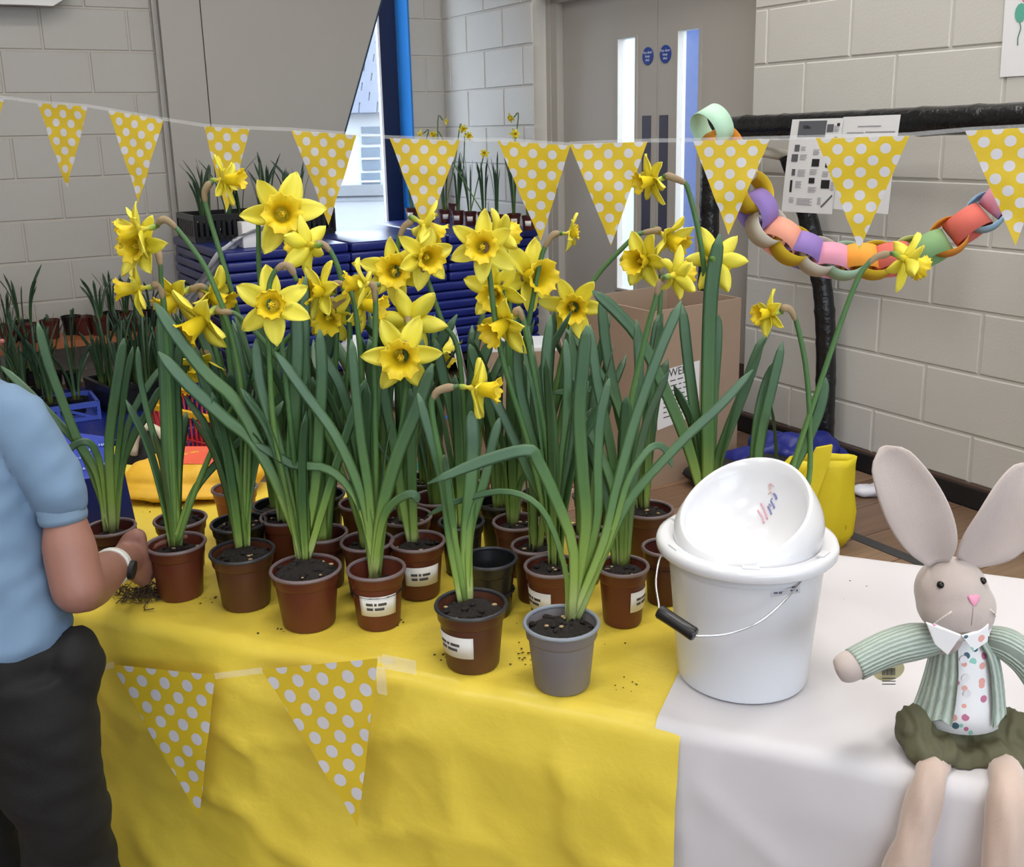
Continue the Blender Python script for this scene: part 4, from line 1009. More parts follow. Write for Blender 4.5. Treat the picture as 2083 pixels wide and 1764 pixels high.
inner = [[p.lerp(sum(r, Vector()) / 20, 0.06) for p in r] for r in reversed(rings)]
mb = MB(); mb.loft(rings + inner[:-1]); put('bag_body', mb, M_ybag, yb)
mb = MB(); hp_ = [bp(1640, 960, -.05), bp(1652, 925, -.05), bp(1672, 908, -.045), bp(1690, 908, -.04)]
mb.prism([bp(1612, 1030, -.068), bp(1640, 955, -.062), bp(1662, 912, -.055), bp(1694, 906, -.05), bp(1690, 932, -.055), bp(1655, 1030, -.068)], (0, 0.012, 0))
put('strap_handle', mb, M_ybag, yb, smooth=False)
mb = MB(); mb.prism([bp(1598, 985, -.055), bp(1610, 945, -.055), bp(1630, 938, -.05), bp(1622, 1000, -.06)], (0, 0.008, 0)); put('side_fold', mb, M_ybag, yb, smooth=False)
c = atz(1768, 1008, 0); lump('white_plastic', c, [(0, 0, .02, .07, .04, .025), (.05, .01, .025, .05, .04, .025)], mat('pale_plastic', S(205, 205, 215), 0.3), 'scrap of pale plastic on the floor by the skirting', 'plastic', amp=0.01)
c = atz(1898, 1003, 0); lump('fallen_flower', c, [(-.03, 0, .02, .03, .02, .022), (.02, -.005, .02, .035, .025, .02)], M_petal, 'yellow scrap on the floor under the long rabbit ear', 'flower', vox=0.006, amp=0.008, sc=60)
# checked mug on the floor
c = atz(1150, 1000, 0); mg = empty('mug', c, 'white mug with red check pattern standing behind the pots', 'mug')
mt = bpy.data.materials.new('red_check'); mt.use_nodes = True; nt = mt.node_tree; b = nt.nodes['Principled BSDF']; b.inputs['Roughness'].default_value = 0.25
uv = nt.nodes.new('ShaderNodeUVMap'); sp = nt.nodes.new('ShaderNodeSeparateXYZ'); nt.links.new(uv.outputs[0], sp.inputs[0]); last = None
for ax, n_ in (('X', 16), ('Y', 5)):
    m1 = nt.nodes.new('ShaderNodeMath'); m1.operation = 'MULTIPLY'; m1.inputs[1].default_value = n_; nt.links.new(sp.outputs[ax], m1.inputs[0])
    m2 = nt.nodes.new('ShaderNodeMath'); m2.operation = 'FRACT'; nt.links.new(m1.outputs[0], m2.inputs[0])
    m3 = nt.nodes.new('ShaderNodeMath'); m3.operation = 'LESS_THAN'; m3.inputs[1].default_value = 0.25; nt.links.new(m2.outputs[0], m3.inputs[0])
    if last is None: last = m3
    else:
        m4 = nt.nodes.new('ShaderNodeMath'); m4.operation = 'MAXIMUM'; nt.links.new(last.outputs[0], m4.inputs[0]); nt.links.new(m3.outputs[0], m4.inputs[1]); last = m4
mx = nt.nodes.new('ShaderNodeMix'); mx.data_type = 'RGBA'; mx.inputs[6].default_value = S(236, 226, 214); mx.inputs[7].default_value = S(176, 70, 70)
nt.links.new(last.outputs[0], mx.inputs[0]); nt.links.new(mx.outputs[2], b.inputs['Base Color'])
mb = MB(); mb.lathe(c, [(0.036, 0.0), (0.039, 0.015), (0.041, 0.06), (0.041, 0.098)], 24, cap=False); put('checked_band', mb, mt, mg)
mb = MB(); mb.lathe(c, [(0.0405, 0.09), (0.042, 0.104), (0.040, 0.108), (0.037, 0.1), (0.034, 0.01), (0, 0.008)], 24); mb.cur = 0; put('mug_body', mb, M_paper, mg)
mb = MB(); hx = -RV; mb.tube(crom([c + hx * 0.039 + ZV * 0.09, c + hx * 0.062 + ZV * 0.08, c + hx * 0.064 + ZV * 0.04, c + hx * 0.038 + ZV * 0.025], 10), 0.005, 8); put('handle', mb, M_paper, mg)
# ================================================================== THE TABLE
U0, U1, N0, N1 = -1.78, 0.85, 1.135, 1.735
tbl = empty('folding_table', tb((U0 + U1) / 2, (N0 + N1) / 2, 0), 'long table hidden under the yellow and white coverings', 'table')
M_tab = mat('table_laminate', S(196, 186, 168), 0.5); M_steel = mat('grey_steel', S(120, 122, 126), 0.35, metal=0.8)
mb = MB(); mb.box(tb((U0 + U1) / 2, (N0 + N1) / 2 + 0.01, 0.628), (U1 - U0, N1 - N0 - 0.02, 0.028), [TU, TN, ZV]); put('tabletop', mb, M_tab, tbl, smooth=False)
for u_ in (U0 + 0.08, -0.5, U1 - 0.08):
    for n_ in (N0 + 0.06, N1 - 0.06):
        mb = MB(); mb.tube([tb(u_, n_, 0.614), tb(u_, n_, 0.0)], 0.014, 10); put('leg', mb, M_steel, tbl)

def cloth(u0, u1, hem, zt, amp_t, amp_f, seed, nu, edge=lambda v: 0.0, edge0=lambda v: 0.0, back=0.35):
    prof = []
    for k in range(8): prof.append((N1 + 0.012, back + (zt - 0.012 - back) * k / 8, 'b'))
    for k in range(5): a = math.pi / 2 * k / 4; prof.append((N1 + 0.012 * math.cos(a), zt - 0.012 + 0.012 * math.sin(a), 'e'))
    for k in range(1, 40): prof.append((N1 + (N0 + 0.012 - N1) * k / 40, zt, 't'))
    R_ = 0.022
    for k in range(8): a = math.pi / 2 * k / 7; prof.append((N0 + 0.012 - R_ * math.sin(a), zt - R_ + R_ * math.cos(a), 'e'))
    for k in range(1, 41): prof.append((N0 + 0.012 - R_ - 0.012 * k / 40, zt - R_ + (hem - zt + R_) * k / 40, 'f'))
    vs = []; uvs = []; np_ = len(prof)
    for j, (n_, z_, tp) in enumerate(prof):
        for i in range(nu + 1):
            f = i / nu; ua = u0 + edge0(j / np_); ub = u1 + edge(j / np_); u_ = ua + (ub - ua) * f
            q = Vector((u_ * 3 + seed, n_ * 3, z_ * 3)); p = tb(u_, n_, z_)
            if tp in ('t', 'e'): p = p - ZV * abs(noise.noise(q * 3.1)) * amp_t
            if tp in ('f', 'e'):
                dz = min(1, max(0, (zt - z_) / 0.08))
                w = noise.noise(Vector((u_ * 5 + seed, z_ * 1.6, 0))) * 1.0 + 0.55 * noise.noise(Vector((u_ * 9 - z_ * 7 + seed, z_ * 6 + u_ * 4, 3))) + 0.25 * abs(noise.noise(Vector((u_ * 22 + z_ * 15, z_ * 17, seed)))) + 0.5 * (1 - abs(noise.noise(Vector((u_ * 4 + z_ * 3.3, z_ * 4.4 - u_ * 2.2, seed + 5))))) ** 9 + 0.4 * (1 - abs(noise.noise(Vector((u_ * 3.1 - z_ * 5.2, z_ * 3.7 + u_ * 2.6, seed + 11))))) ** 10
                p = p - TN * (amp_f * (0.35 + w * 0.65) * dz)
            vs.append(p); uvs.append((u_, j / np_))
    fs = [(j * (nu + 1) + i, j * (nu + 1) + i + 1, (j + 1) * (nu + 1) + i + 1, (j + 1) * (nu + 1) + i) for j in range(np_ - 1) for i in range(nu)]
    mb = MB(); mb.add(vs, fs, uvs); return mb
M_ycloth = mat('yellow_plastic_cloth', S(230, 204, 74), 0.36, var=0.05, vscale=4, bump=0.3, bscale=16, trans=0.06)
M_wcloth = mat('white_paper_roll', S(206, 202, 205), 0.5, bump=0.12, bscale=7)
o = put('yellow_tablecloth', cloth(U0 - 0.01, -0.25, 0.13, TH_Z - 0.0005, 0.0025, 0.026, 2.0, 110), M_ycloth, base=tb(-1, 1.4, 0))
tag(o, 'yellow plastic tablecloth covering the left part of the long table', 'tablecloth')
o = put('white_tablecloth', cloth(-0.283, U1 + 0.01, 0.05, TH_Z + 0.0008, 0.0008, 0.012, 9.0, 90), M_wcloth, base=tb(0.2, 1.4, 0))
tag(o, 'white paper tablecloth under the bucket and the plush rabbit', 'tablecloth')

# ================================================================== POTTED DAFFODILS ON THE TABLE
RIMZ = 0.735
def cv(r, u, t): return RV * r + UV * u - FW * t            # direction: right, up, towards the viewer
PT = {}
T_, T2, MR, OR, GR, BK = (M_terra, M_rim), (M_terra2, M_rimdark), (M_maroon, M_rim), (M_orange, M_rim), (M_greypot, M_rimgrey), (M_blackpot, M_rimdark)
POTS = [
 # id, rim left px, rim right px, rim y px, style, fill, heap, label azimuth offset (None = none), random leaves, leaf height, label text
 ('P1', 300, 416, 1104, T_, .80, .004, None, 3, .30, 'daffodil in a terracotta pot beside the hand'),
 ('P2', 428, 557, 1120, T2, .86, .010, None, 6, .36, 'daffodil in a brown pot with dark rim, right of the hand-held pot'),
 ('P3', 550, 693, 1155, T_, .90, .016, None, 7, .36, 'daffodil clump in a terracotta pot heaped over with soil'),
 ('P4', 706, 824, 1155, T_, .66, .003, 0.0, 2, .24, 'daffodil in a half-filled terracotta pot with a white label facing front'),
 ('P5', 793, 905, 1100, T_, .84, .006, 0.15, 3, .28, 'labelled daffodil pot behind the half-filled labelled one'),
 ('P6', 884, 1032, 1228, T2, .86, .006, -0.75, 0, .30, 'brown daffodil pot at the front with label turned to the left'),
 ('P7', 1064, 1220, 1265, GR, .86, .006, None, 0, .40, 'front daffodil in the only grey pot'),
 ('P8', 1213, 1320, 1150, T_, .86, .006, 1.15, 4, .36, 'daffodil in a terracotta pot just left of the white bucket'),
 ('P9', 1066, 1180, 1150, T_, .88, .006, -0.85, 6, .36, 'daffodil in a terracotta pot directly behind the grey one'),
 ('P10', 940, 1052, 1135, BK, .45, .0, None, 0, .2, 'empty-looking black pot without leaves behind the front brown pot'),
 ('P11', 315, 418, 1055, T_, .90, .014, None, 0, .3, 'terracotta pot heaped with bark and soil behind the hand-held pot'),
 ('P12', 175, 273, 1072, MR, .78, .004, None, 1, .30, 'young daffodil without flower left of the hand, before the blue bag'),
 ('P13', 432, 522, 992, OR, .80, .004, None, 4, .30, 'daffodil in an orange pot near the yellow bag'),
 ('P14', 430, 540, 1062, BK, .88, .006, None, 7, .38, 'daffodil in a black pot behind the brown pot with dark rim'),
 ('P15', 515, 610, 1026, BK, .84, .004, None, 5, .36, 'daffodil in a black pot in the second row from the back, left side'),
 ('P16', 530, 626, 1050, T_, .86, .004, None, 7, .38, 'tall daffodil behind the clump heaped with soil'),
 ('P17', 606, 706, 1084, MR, .70, .004, None, 6, .36, 'daffodil in a maroon pot with pale rim behind the soil-heaped pot'),
 ('P18', 693, 800, 1100, MR, .84, .004, None, 6, .36, 'daffodil in a maroon pot behind the half-filled labelled one, left'),
 ('P19', 772, 878, 1050, MR, .84, .004, None, 6, .38, 'daffodil in a maroon pot in the middle row, centre of the table'),
 ('P20', 838, 935, 1012, MR, .70, .003, None, 6, .36, 'maroon daffodil pot second from the back at the centre'),
 ('P21', 822, 912, 974, BK, .86, .004, None, 5, .34, 'black daffodil pot in the backmost row, centre'),
 ('P22', 925, 1000, 966, MR, .70, .003, None, 5, .34, 'small maroon daffodil pot in the backmost row, right of centre'),
 ('P23', 892, 985, 1060, BK, .84, .004, None, 6, .38, 'daffodil in a black pot behind the empty-looking black one'),
 ('P24', 972, 1062, 1020, BK, .84, .004, None, 6, .38, 'black daffodil pot in the rear right of centre'),
 ('P25', 1002, 1100, 1060, MR, .84, .004, None, 6, .38, 'daffodil in a maroon pot with a single thick shoot behind the grey pot'),
 ('P26', 1053, 1157, 1005, MR, .80, .003, None, 6, .38, 'daffodil in a cobwebbed maroon pot at the back, near the mug'),
 ('P27', 1040, 1135, 1108, MR, .88, .006, None, 4, .36, 'dark-soiled daffodil pot between the grey pot and the rear rows'),
 ('P28', 1264, 1370, 1035, MR, .86, .006, None, 5, .38, 'daffodil in a brown-red pot behind the left edge of the bucket'),
 ('P29', 1306, 1398, 1112, MR, .70, .003, None, 0, .3, 'leafless brown-red pot half hidden by the left of the bucket'),
 ('P30', 1165, 1245, 1008, BK, .84, .004, None, 5, .34, 'black daffodil pot at the back right beside the mug'),
 ('P31', 1150, 1230, 1078, MR, .80, .004, None, 4, .36, 'small maroon daffodil pot left of the bucket, middle row'),
 ('P32', 612, 700, 1005, BK, .84, .004, None, 6, .36, 'black daffodil pot in the backmost row, left side'),
 ('P33', 1400, 1490, 1040, MR, .84, .004, None, 3, .36, 'tall daffodil rising behind the middle of the bucket'),
 ('P34', 1540, 1630, 1075, MR, .84, .004, None, 1, .34, 'leaning daffodil rising behind the right of the bucket'),
 ('P35', 690, 780, 1022, MR, .84, .004, None, 6, .36, 'maroon daffodil pot in the second row from the back, left of centre'),
 ('P36', 735, 820, 985, MR, .84, .004, None, 5, .34, 'maroon daffodil pot in the backmost row, left of centre'),
]
PID = {}
for i, (pid, xl, xr, yr, st, fill, heap, laz, nr, hl, lab) in enumerate(POTS):
    rc = atz((xl + xr) / 2, yr, RIMZ); w = (atz(xr, yr, RIMZ) - atz(xl, yr, RIMZ)).length; h = RIMZ - TH_Z
    c = Vector((rc.x, rc.y, TH_Z))
    t = empty('potted_daffodil', c, lab, 'potted plant', 'potted daffodils on the table')
    az = None if laz is None else math.atan2(-c.y, -c.x) + laz
    add_pot(t, c, w, h, st[0], st[1], fill, heap, 40 + i, 0, az, chips=9 if pid in ('P1', 'P11') else 4)
    PID[pid] = (t, c, w, c + ZV * (h * fill + heap * 0.7))
SHOOT = {'P7': (1190, 1240), 'P6': (938, 1212), 'P4': (768, 1160), 'P1': (352, 1094), 'P12': (226, 1060), 'P3': (615, 1112), 'P8': (1262, 1138), 'P9': (1132, 1140), 'P2': (492, 1098), 'P5': (822, 1082), 'P25': (1042, 1068), 'P28': (1300, 1030), 'P10': (985, 1160)}
def shoot_base(pid):
    t, c, w, s = PID[pid]
    if pid in SHOOT:
        q = atz(SHOOT[pid][0], SHOOT[pid][1], s.z - 0.004); d = Vector((q.x - c.x, q.y - c.y, 0))
        if d.length > w * 0.3: d *= w * 0.3 / d.length
        return Vector((c.x + d.x, c.y + d.y, s.z - 0.006))
    return s - ZV * 0.006
def px_path(pid, pts, dY, b):
    out = []; n = len(pts)
    for i, (x, y) in enumerate(pts): out.append(aty(x, y, b.y + dY * (i + 1) / n))
    return out
def leaf_px(pid, pts, wpx, dY=0.0, yaw=0.0, tip=0.14, m_=None):
    t, c, w, s = PID[pid]; b = shoot_base(pid) + Vector((rnd.uniform(-.007, .007), rnd.uniform(-.007, .007), 0))
    P = [b] + px_path(pid, pts, dY, b); tocam = (CAM - P[len(P) // 2]).normalized()
    f = (Matrix.Rotation(yaw, 3, 'Z') @ tocam)
    mb = MB(); leaf_into(mb, P, wpx * 0.9 * mpp(b.y), f, tip=tip, n=20, thick=0.0014)
    put('leaf', mb, m_ or M_leaf, t)
LEAVES = [
 ('P12', [(200, 971), (160, 900), (121, 802), (95, 730), (76, 655)], 22, 0, .3), ('P12', [(196, 985), (165, 912), (120, 862), (60, 800), (2, 745)], 20, .02, .2),
 ('P12', [(208, 965), (196, 922), (184, 903), (168, 899), (148, 908), (136, 924)], 17, -.03, .3), ('P12', [(222, 930), (228, 850), (240, 770), (252, 688)], 25, 0, .2),
 ('P12', [(238, 940), (248, 850), (256, 780), (270, 705)], 17, .02, .5), ('P12', [(246, 960), (270, 890), (300, 840), (328, 784)], 20, .03, .3),
 ('P1', [(347, 980), (343, 860), (338, 740), (330, 625)], 38, 0, .1), ('P1', [(360, 980), (362, 880), (358, 780), (366, 690)], 26, .02, .4),
 ('P1', [(338, 970), (308, 870), (286, 775), (280, 705)], 15, -.02, .2), ('P1', [(385, 1020), (420, 965), (493, 893), (563, 826)], 19, .02, .2),
 ('P2', [(485, 980), (455, 880), (420, 790), (395, 700)], 26, 0, .3), ('P2', [(500, 960), (500, 850), (490, 760), (470, 660)], 30, 0, .1), ('P2', [(478, 1000), (460, 930), (440, 860)], 18, 0, .1),
 ('P2', [(510, 980), (520, 860), (535, 760), (525, 640)], 26, .03, .5),
 ('P3', [(580, 1020), (520, 905), (461, 854), (380, 780), (322, 715)], 30, 0, .1), ('P3', [(570, 1000), (490, 831), (418, 759), (360, 684), (314, 615)], 30, .03, .1),
 ('P3', [(595, 980), (600, 830), (605, 700), (600, 600)], 32, .02, .2), ('P3', [(640, 1000), (650, 860), (655, 760), (650, 670)], 28, 0, .2), ('P3', [(625, 990), (625, 860), (618, 700), (622, 560)], 30, .04, .3),
 ('P3', [(665, 1010), (690, 930), (720, 840), (745, 770)], 24, .04, .4), ('P3', [(585, 990), (560, 880), (530, 780), (520, 690)], 28, .02, .2),
 ('P4', [(740, 1050), (705, 985), (660, 952), (600, 947), (560, 925), (518, 902)], 22, .02, .3), ('P4', [(745, 1040), (690, 900), (620, 800), (560, 715)], 25, 0, .1),
 ('P4', [(752, 1020), (735, 900), (722, 780), (715, 690)], 24, 0, .2), ('P4', [(778, 1040), (808, 930), (845, 840), (880, 740)], 34, .02, .2), ('P4', [(775, 1075), (795, 1030), (825, 1008), (845, 1008), (850, 1024)], 22, .0, .4),
 ('P5', [(815, 1000), (800, 900), (780, 800), (765, 720)], 26, 0, .2), ('P5', [(830, 990), (840, 880), (850, 780), (860, 690)], 26, .0, .3),
 ('P6', [(918, 1110), (905, 1000), (880, 900), (850, 800)], 26, 0, .2), ('P6', [(950, 1080), (960, 960), (962, 900), (958, 836)], 36, .03, .2), ('P6', [(925, 1090), (915, 1020), (908, 960), (903, 925)], 18, -.03, .3),
 ('P6', [(955, 1090), (985, 980), (1000, 910), (1016, 850)], 24, .03, .3),
 ('P7', [(1166, 1118), (1130, 1015), (1095, 940), (1074, 916), (987, 937), (869, 984)], 30, -.02, .2, .2), ('P7', [(1190, 1090), (1184, 960), (1178, 840), (1186, 740), (1194, 662)], 32, -.01, .0),
 ('P7', [(1212, 1080), (1216, 940), (1222, 850), (1240, 770)], 26, .03, .5), ('P7', [(1225, 1110), (1255, 990), (1290, 860), (1340, 720), (1386, 612)], 26, .06, .1, .06),
 ('P7', [(1232, 1120), (1286, 1010), (1390, 895), (1460, 830), (1532, 752)], 24, .06, .3), ('P7', [(1240, 1100), (1275, 985), (1310, 925), (1336, 906), (1356, 918), (1368, 952)], 18, .04, .3),
 ('P7', [(1150, 1160), (1105, 1040), (1030, 1000), (930, 1020), (868, 1050)], 16, .10, .2),
 ('P8', [(1260, 1020), (1240, 900), (1215, 780), (1200, 660)], 24, .02, .2), ('P8', [(1270, 1010), (1290, 880), (1300, 760), (1295, 650)], 24, .03, .3), ('P8', [(1255, 1030), (1225, 930), (1180, 840), (1170, 790)], 22, .03, .2),
 ('P9', [(1120, 1030), (1090, 920), (1060, 800), (1050, 690)], 26, 0, .2), ('P9', [(1130, 1010), (1125, 880), (1110, 760), (1120, 640)], 26, .02, .3), ('P9', [(1115, 1040), (1075, 960), (1030, 860), (985, 770)], 24, .02, .2),
 ('P9', [(1135, 1000), (1150, 880), (1155, 760), (1150, 690)], 24, .03, .4),
 ('P28', [(1290, 960), (1262, 850), (1235, 720), (1222, 600)], 26, .02, .2), ('P28', [(1310, 950), (1320, 820), (1330, 720), (1340, 640)], 26, .0, .3), ('P28', [(1300, 965), (1280, 880), (1240, 800), (1180, 795), (1120, 800)], 18, .03, .2),
 ('P33', [(1440, 930), (1440, 800), (1446, 600), (1464, 476)], 34, -.02, .1), ('P33', [(1415, 960), (1395, 896), (1366, 824), (1308, 700), (1250, 630), (1205, 592)], 28, -.03, .1),
 ('P33', [(1432, 960), (1415, 850), (1398, 720), (1388, 620)], 26, .0, .2), ('P33', [(1458, 950), (1480, 880), (1515, 790), (1552, 682)], 26, .0, .2), ('P33', [(1450, 940), (1455, 800), (1462, 700), (1462, 640)], 18, .02, .4),
 ('P34', [(1545, 960), (1550, 880), (1570, 790), (1592, 695)], 24, .0, .2), ('P34', [(1538, 965), (1538, 880), (1552, 800), (1576, 735)], 22, .02, .1), ('P34', [(1605, 975), (1640, 900), (1668, 830), (1680, 768)], 26, .0, .2),
 ('P26', [(1100, 920), (1080, 820), (1055, 740), (1010, 690)], 24, .02, .2), ('P26', [(1110, 900), (1135, 800), (1160, 700), (1165, 660)], 24, .0, .3),
 ('P25', [(1035, 960), (1005, 860), (975, 760), (955, 700)], 26, 0, .2), ('P25', [(1045, 950), (1050, 830), (1040, 720), (1045, 640)], 28, 0, .2), ('P25', [(1055, 1000), (1068, 965), (1085, 955), (1098, 975)], 15, -.02, .3),
 ('P18', [(740, 1000), (720, 880), (690, 780), (640, 700)], 26, 0, .2), ('P18', [(750, 980), (760, 860), (765, 760), (750, 690)], 28, 0, .2),
 ('P17', [(650, 970), (640, 850), (660, 740), (690, 640)], 26, .02, .2), ('P16', [(580, 950), (560, 820), (545, 700), (520, 610)], 26, .0, .2), ('P16', [(575, 950), (590, 800), (600, 700), (640, 620)], 26, .02, .2),
 ('P23', [(935, 950), (920, 840), (900, 760), (885, 690)], 26, .0, .2), ('P23', [(940, 950), (955, 830), (980, 740), (1000, 690)], 26, .0, .2), ('P19', [(825, 940), (835, 830), (870, 740), (930, 640)], 26, .0, .2),
 ('P30', [(1195, 920), (1190, 830), (1215, 740), (1240, 640)], 20, .0, .2), ('P14', [(480, 960), (470, 850), (440, 750), (400, 660)], 26, .0, .2),
]
for L_ in LEAVES: leaf_px(L_[0], L_[1], L_[2], L_[3], L_[4], *(L_[5:6]))
for i, (pid, xl, xr, yr, st, fill, heap, laz, nr, hl, lab) in enumerate(POTS):
    t, c, w, s = PID[pid]; rg = random.Random(900 + i)
    for k in range(nr):
        a = 2 * math.pi * (k + rg.random() * 0.7) / max(1, nr) + i
        b = shoot_base(pid) + Vector((math.cos(a), math.sin(a), 0)) * 0.008
        mb = MB(); h_ = hl * rg.uniform(0.62, 1.0)
        lean = rg.uniform(0.05, 0.42); lean *= 0.55 if math.sin(a) < -0.3 else 1.0
        rand_leaf(mb, b, h_, lean, a, rg.uniform(0.013, 0.021), rg, droop=rg.choice((0, 0, 0, .06)), n=14)
        put('leaf', mb, M_leaf2 if rg.random() < 0.75 else M_leaf, t)

FLOWERS = [
 # px, py, size px, (right, up, toward viewer), pot, stalk px from the flower down, trumpet
 (284, 468, 96, (-.85, -.25, .35), 'P2', [(330, 447), (352, 457), (395, 510), (428, 565), (470, 680), (497, 850)], 0),
 (290, 500, 108, (-.35, -.15, .9), 'P1', [(325, 530), (329, 585), (338, 700), (345, 900)], 2),
 (282, 586, 88, (-.95, -.1, .25), 'P1', [(312, 580), (330, 592), (340, 700), (350, 900)], 1),
 (362, 604, 100, (-.55, -.55, .45), 'P14', [(392, 588), (411, 582), (430, 596), (446, 625), (465, 720), (482, 900)], 0),
 (430, 600, 96, (.55, -.3, .1), 'P14', [(412, 606), (420, 640), (450, 760), (475, 930)], 0),
 (413, 650, 124, (-.5, -.6, .55), 'P18', [(450, 634), (485, 642), (556, 718), (632, 829), (685, 930)], 1),
 (408, 735, 84, (-.1, -.85, .4), 'P14', [(415, 715), (430, 735), (450, 850), (475, 960)], 0),
 (455, 366, 80, (.95, 0, .15), 'P16', [(432, 371), (418, 383), (417, 405), (426, 443), (465, 571), (500, 700), (545, 880)], 1),
 (572, 436, 132, (.28, -.12, .9), 'P16', [(545, 432), (527, 440), (526, 480), (528, 560), (545, 720), (568, 900)], 2),
 (630, 500, 104, (-.65, .05, -.6), 'P17', [(648, 495), (660, 499), (674, 514), (695, 571), (712, 700), (685, 930)], 0),
 (556, 622, 128, (.05, 0, 1), 'P3', [(566, 640), (580, 760), (600, 950)], 3),
 (655, 594, 100, (-.6, 0, .75), 'P18', [(678, 580), (695, 578), (712, 592), (722, 625), (735, 740), (745, 920)], 0),
 (672, 640, 108, (-.1, -.4, .9), 'P17', [(676, 610), (685, 640), (680, 800), (665, 950)], 2),
 (736, 618, 98, (.9, -.2, .25), 'P1', [(708, 610), (694, 614), (640, 650), (584, 690), (485, 809), (408, 971)], 1),
 (741, 578, 90, (-.85, 0, .25), 'P4', [(756, 580), (764, 600), (762, 760), (765, 960)], 0),
 (804, 552, 116, (.02, -.1, 1), 'P19', [(812, 560), (816, 640), (820, 900)], 2),
 (860, 522, 104, (.45, -.2, .8), 'P23', [(858, 545), (872, 575), (900, 655), (932, 714), (945, 900)], 0),
 (862, 456, 88, (.65, -.35, -.2), 'P19', [(838, 450), (824, 458), (812, 485), (808, 540), (812, 720), (822, 930)], 1),
 (834, 655, 118, (.0, .25, -1), 'P5', [(830, 650), (832, 690), (830, 820), (825, 960)], 0),
 (818, 722, 138, (.0, -.25, .95), 'P4', [(822, 700), (828, 760), (815, 880), (785, 1040)], 2),
 (896, 715, 74, (.4, -.6, -.2), 'P20', [(892, 700), (890, 760), (888, 900)], 0),
 (984, 503, 112, (-.1, -.1, 1), 'P9', [(990, 500), (996, 560), (1020, 720), (1085, 940)], 2),
 (1012, 478, 92, (.55, .1, -.4), 'P25', [(1000, 500), (1012, 540), (1030, 660), (1040, 880)], 0),
 (1012, 588, 108, (-.25, -.45, .85), 'P25', [(1020, 570), (1035, 600), (1040, 760), (1044, 930)], 1),
 (1074, 562, 128, (.55, -.12, .8), 'P26', [(1062, 560), (1056, 620), (1050, 720), (1080, 880)], 0),
 (1030, 656, 112, (-.6, -.5, .5), 'P9', [(1050, 635), (1062, 640), (1085, 760), (1118, 960)], 1),
 (1166, 624, 110, (-.08, -.2, .97), 'P26', [(1170, 610), (1172, 680), (1140, 850)], 0),
 (1160, 474, 62, (.95, .05, .2), 'P24', [(1141, 474), (1124, 479), (1110, 500), (1098, 536), (1078, 640), (1040, 850)], 3),
 (966, 790, 104, (.95, -.1, .22), 'P6', [(925, 787), (900, 792), (882, 806), (880, 850), (910, 1010)], 1),
 (1328, 367, 80, (-.9, -.22, .3), 'P33', [(1352, 358), (1368, 360), (1386, 370), (1400, 386), (1427, 506), (1440, 660), (1440, 860)], 0),
 (1312, 530, 100, (-.6, -.15, .75), 'P28', [(1335, 535), (1345, 565), (1335, 720), (1312, 900)], 1),
 (1356, 482, 96, (.6, -.5, .35), 'P26', [(1340, 468), (1322, 471), (1303, 475), (1283, 488), (1198, 583), (1150, 700), (1120, 860)], 0),
 (1372, 560, 90, (.55, .15, -.5), 'P8', [(1352, 568), (1341, 580), (1333, 612), (1310, 700), (1275, 880)], 0),
 (1455, 528, 104, (.35, .05, -.85), 'P33', [(1446, 540), (1446, 600), (1446, 760), (1444, 920)], 0),
 (1842, 528, 96, (.75, -.3, -.25), 'P34', [(1812, 516), (1792, 520), (1768, 534), (1735, 590), (1665, 790), (1610, 960)], 0),
 (1566, 638, 74, (-.92, -.05, .3), 'P34', [(1592, 627), (1606, 630), (1618, 648), (1640, 752), (1648, 890), (1640, 1000)], 0),
]
def stalk(pid, P, r, spathe=True):
    t = PID[pid][0]; n = 30; C_ = crom(P, n)
    mb = MB(); mb.tube(C_, [r * (1.15 - 0.35 * i / (n - 1)) for i in range(n)], 8); so = put('flower_stalk', mb, M_stem, t)
    if spathe:                                     # papery sheath where the stalk bends over
        D_ = crom(P, 160); acc = 0.0; seg = []
        for i in range(158, 0, -1):
            acc += (D_[i + 1] - D_[i]).length
            if 0.006 < acc < 0.046: seg.append(D_[i])
        seg = crom([seg[0], seg[len(seg) // 3], seg[2 * len(seg) // 3], seg[-1]], 9)
        mb = MB(); mb.tube(seg, [r * q for q in (0.6, 1.15, 1.45, 1.42, 1.35, 1.28, 1.2, 1.1, 0.85)], 8); put('spathe', mb, M_spathe, so)
for i, (x, y, sz, fc, pid, sp, cor) in enumerate(FLOWERS):
    t, c, w, s = PID[pid]; b = shoot_base(pid); Y = b.y + (0.03 if pid in ('P4', 'P5') else 0.0)
    p = aty(x, y, Y); j = add_flower(t, p, cv(*fc), sz * mpp(Y) * 1.32, i + 1, cor)
    pts = [b] + [aty(qx, qy, Y) for qx, qy in reversed(sp)] + [j]
    stalk(pid, pts, 0.0042)
pts = [shoot_base('P3')] + [aty(x, y, shoot_base('P3').y) for x, y in ((562, 900), (548, 720), (546, 600), (556, 558), (574, 540), (592, 546), (604, 572))]
stalk('P3', pts, 0.004)

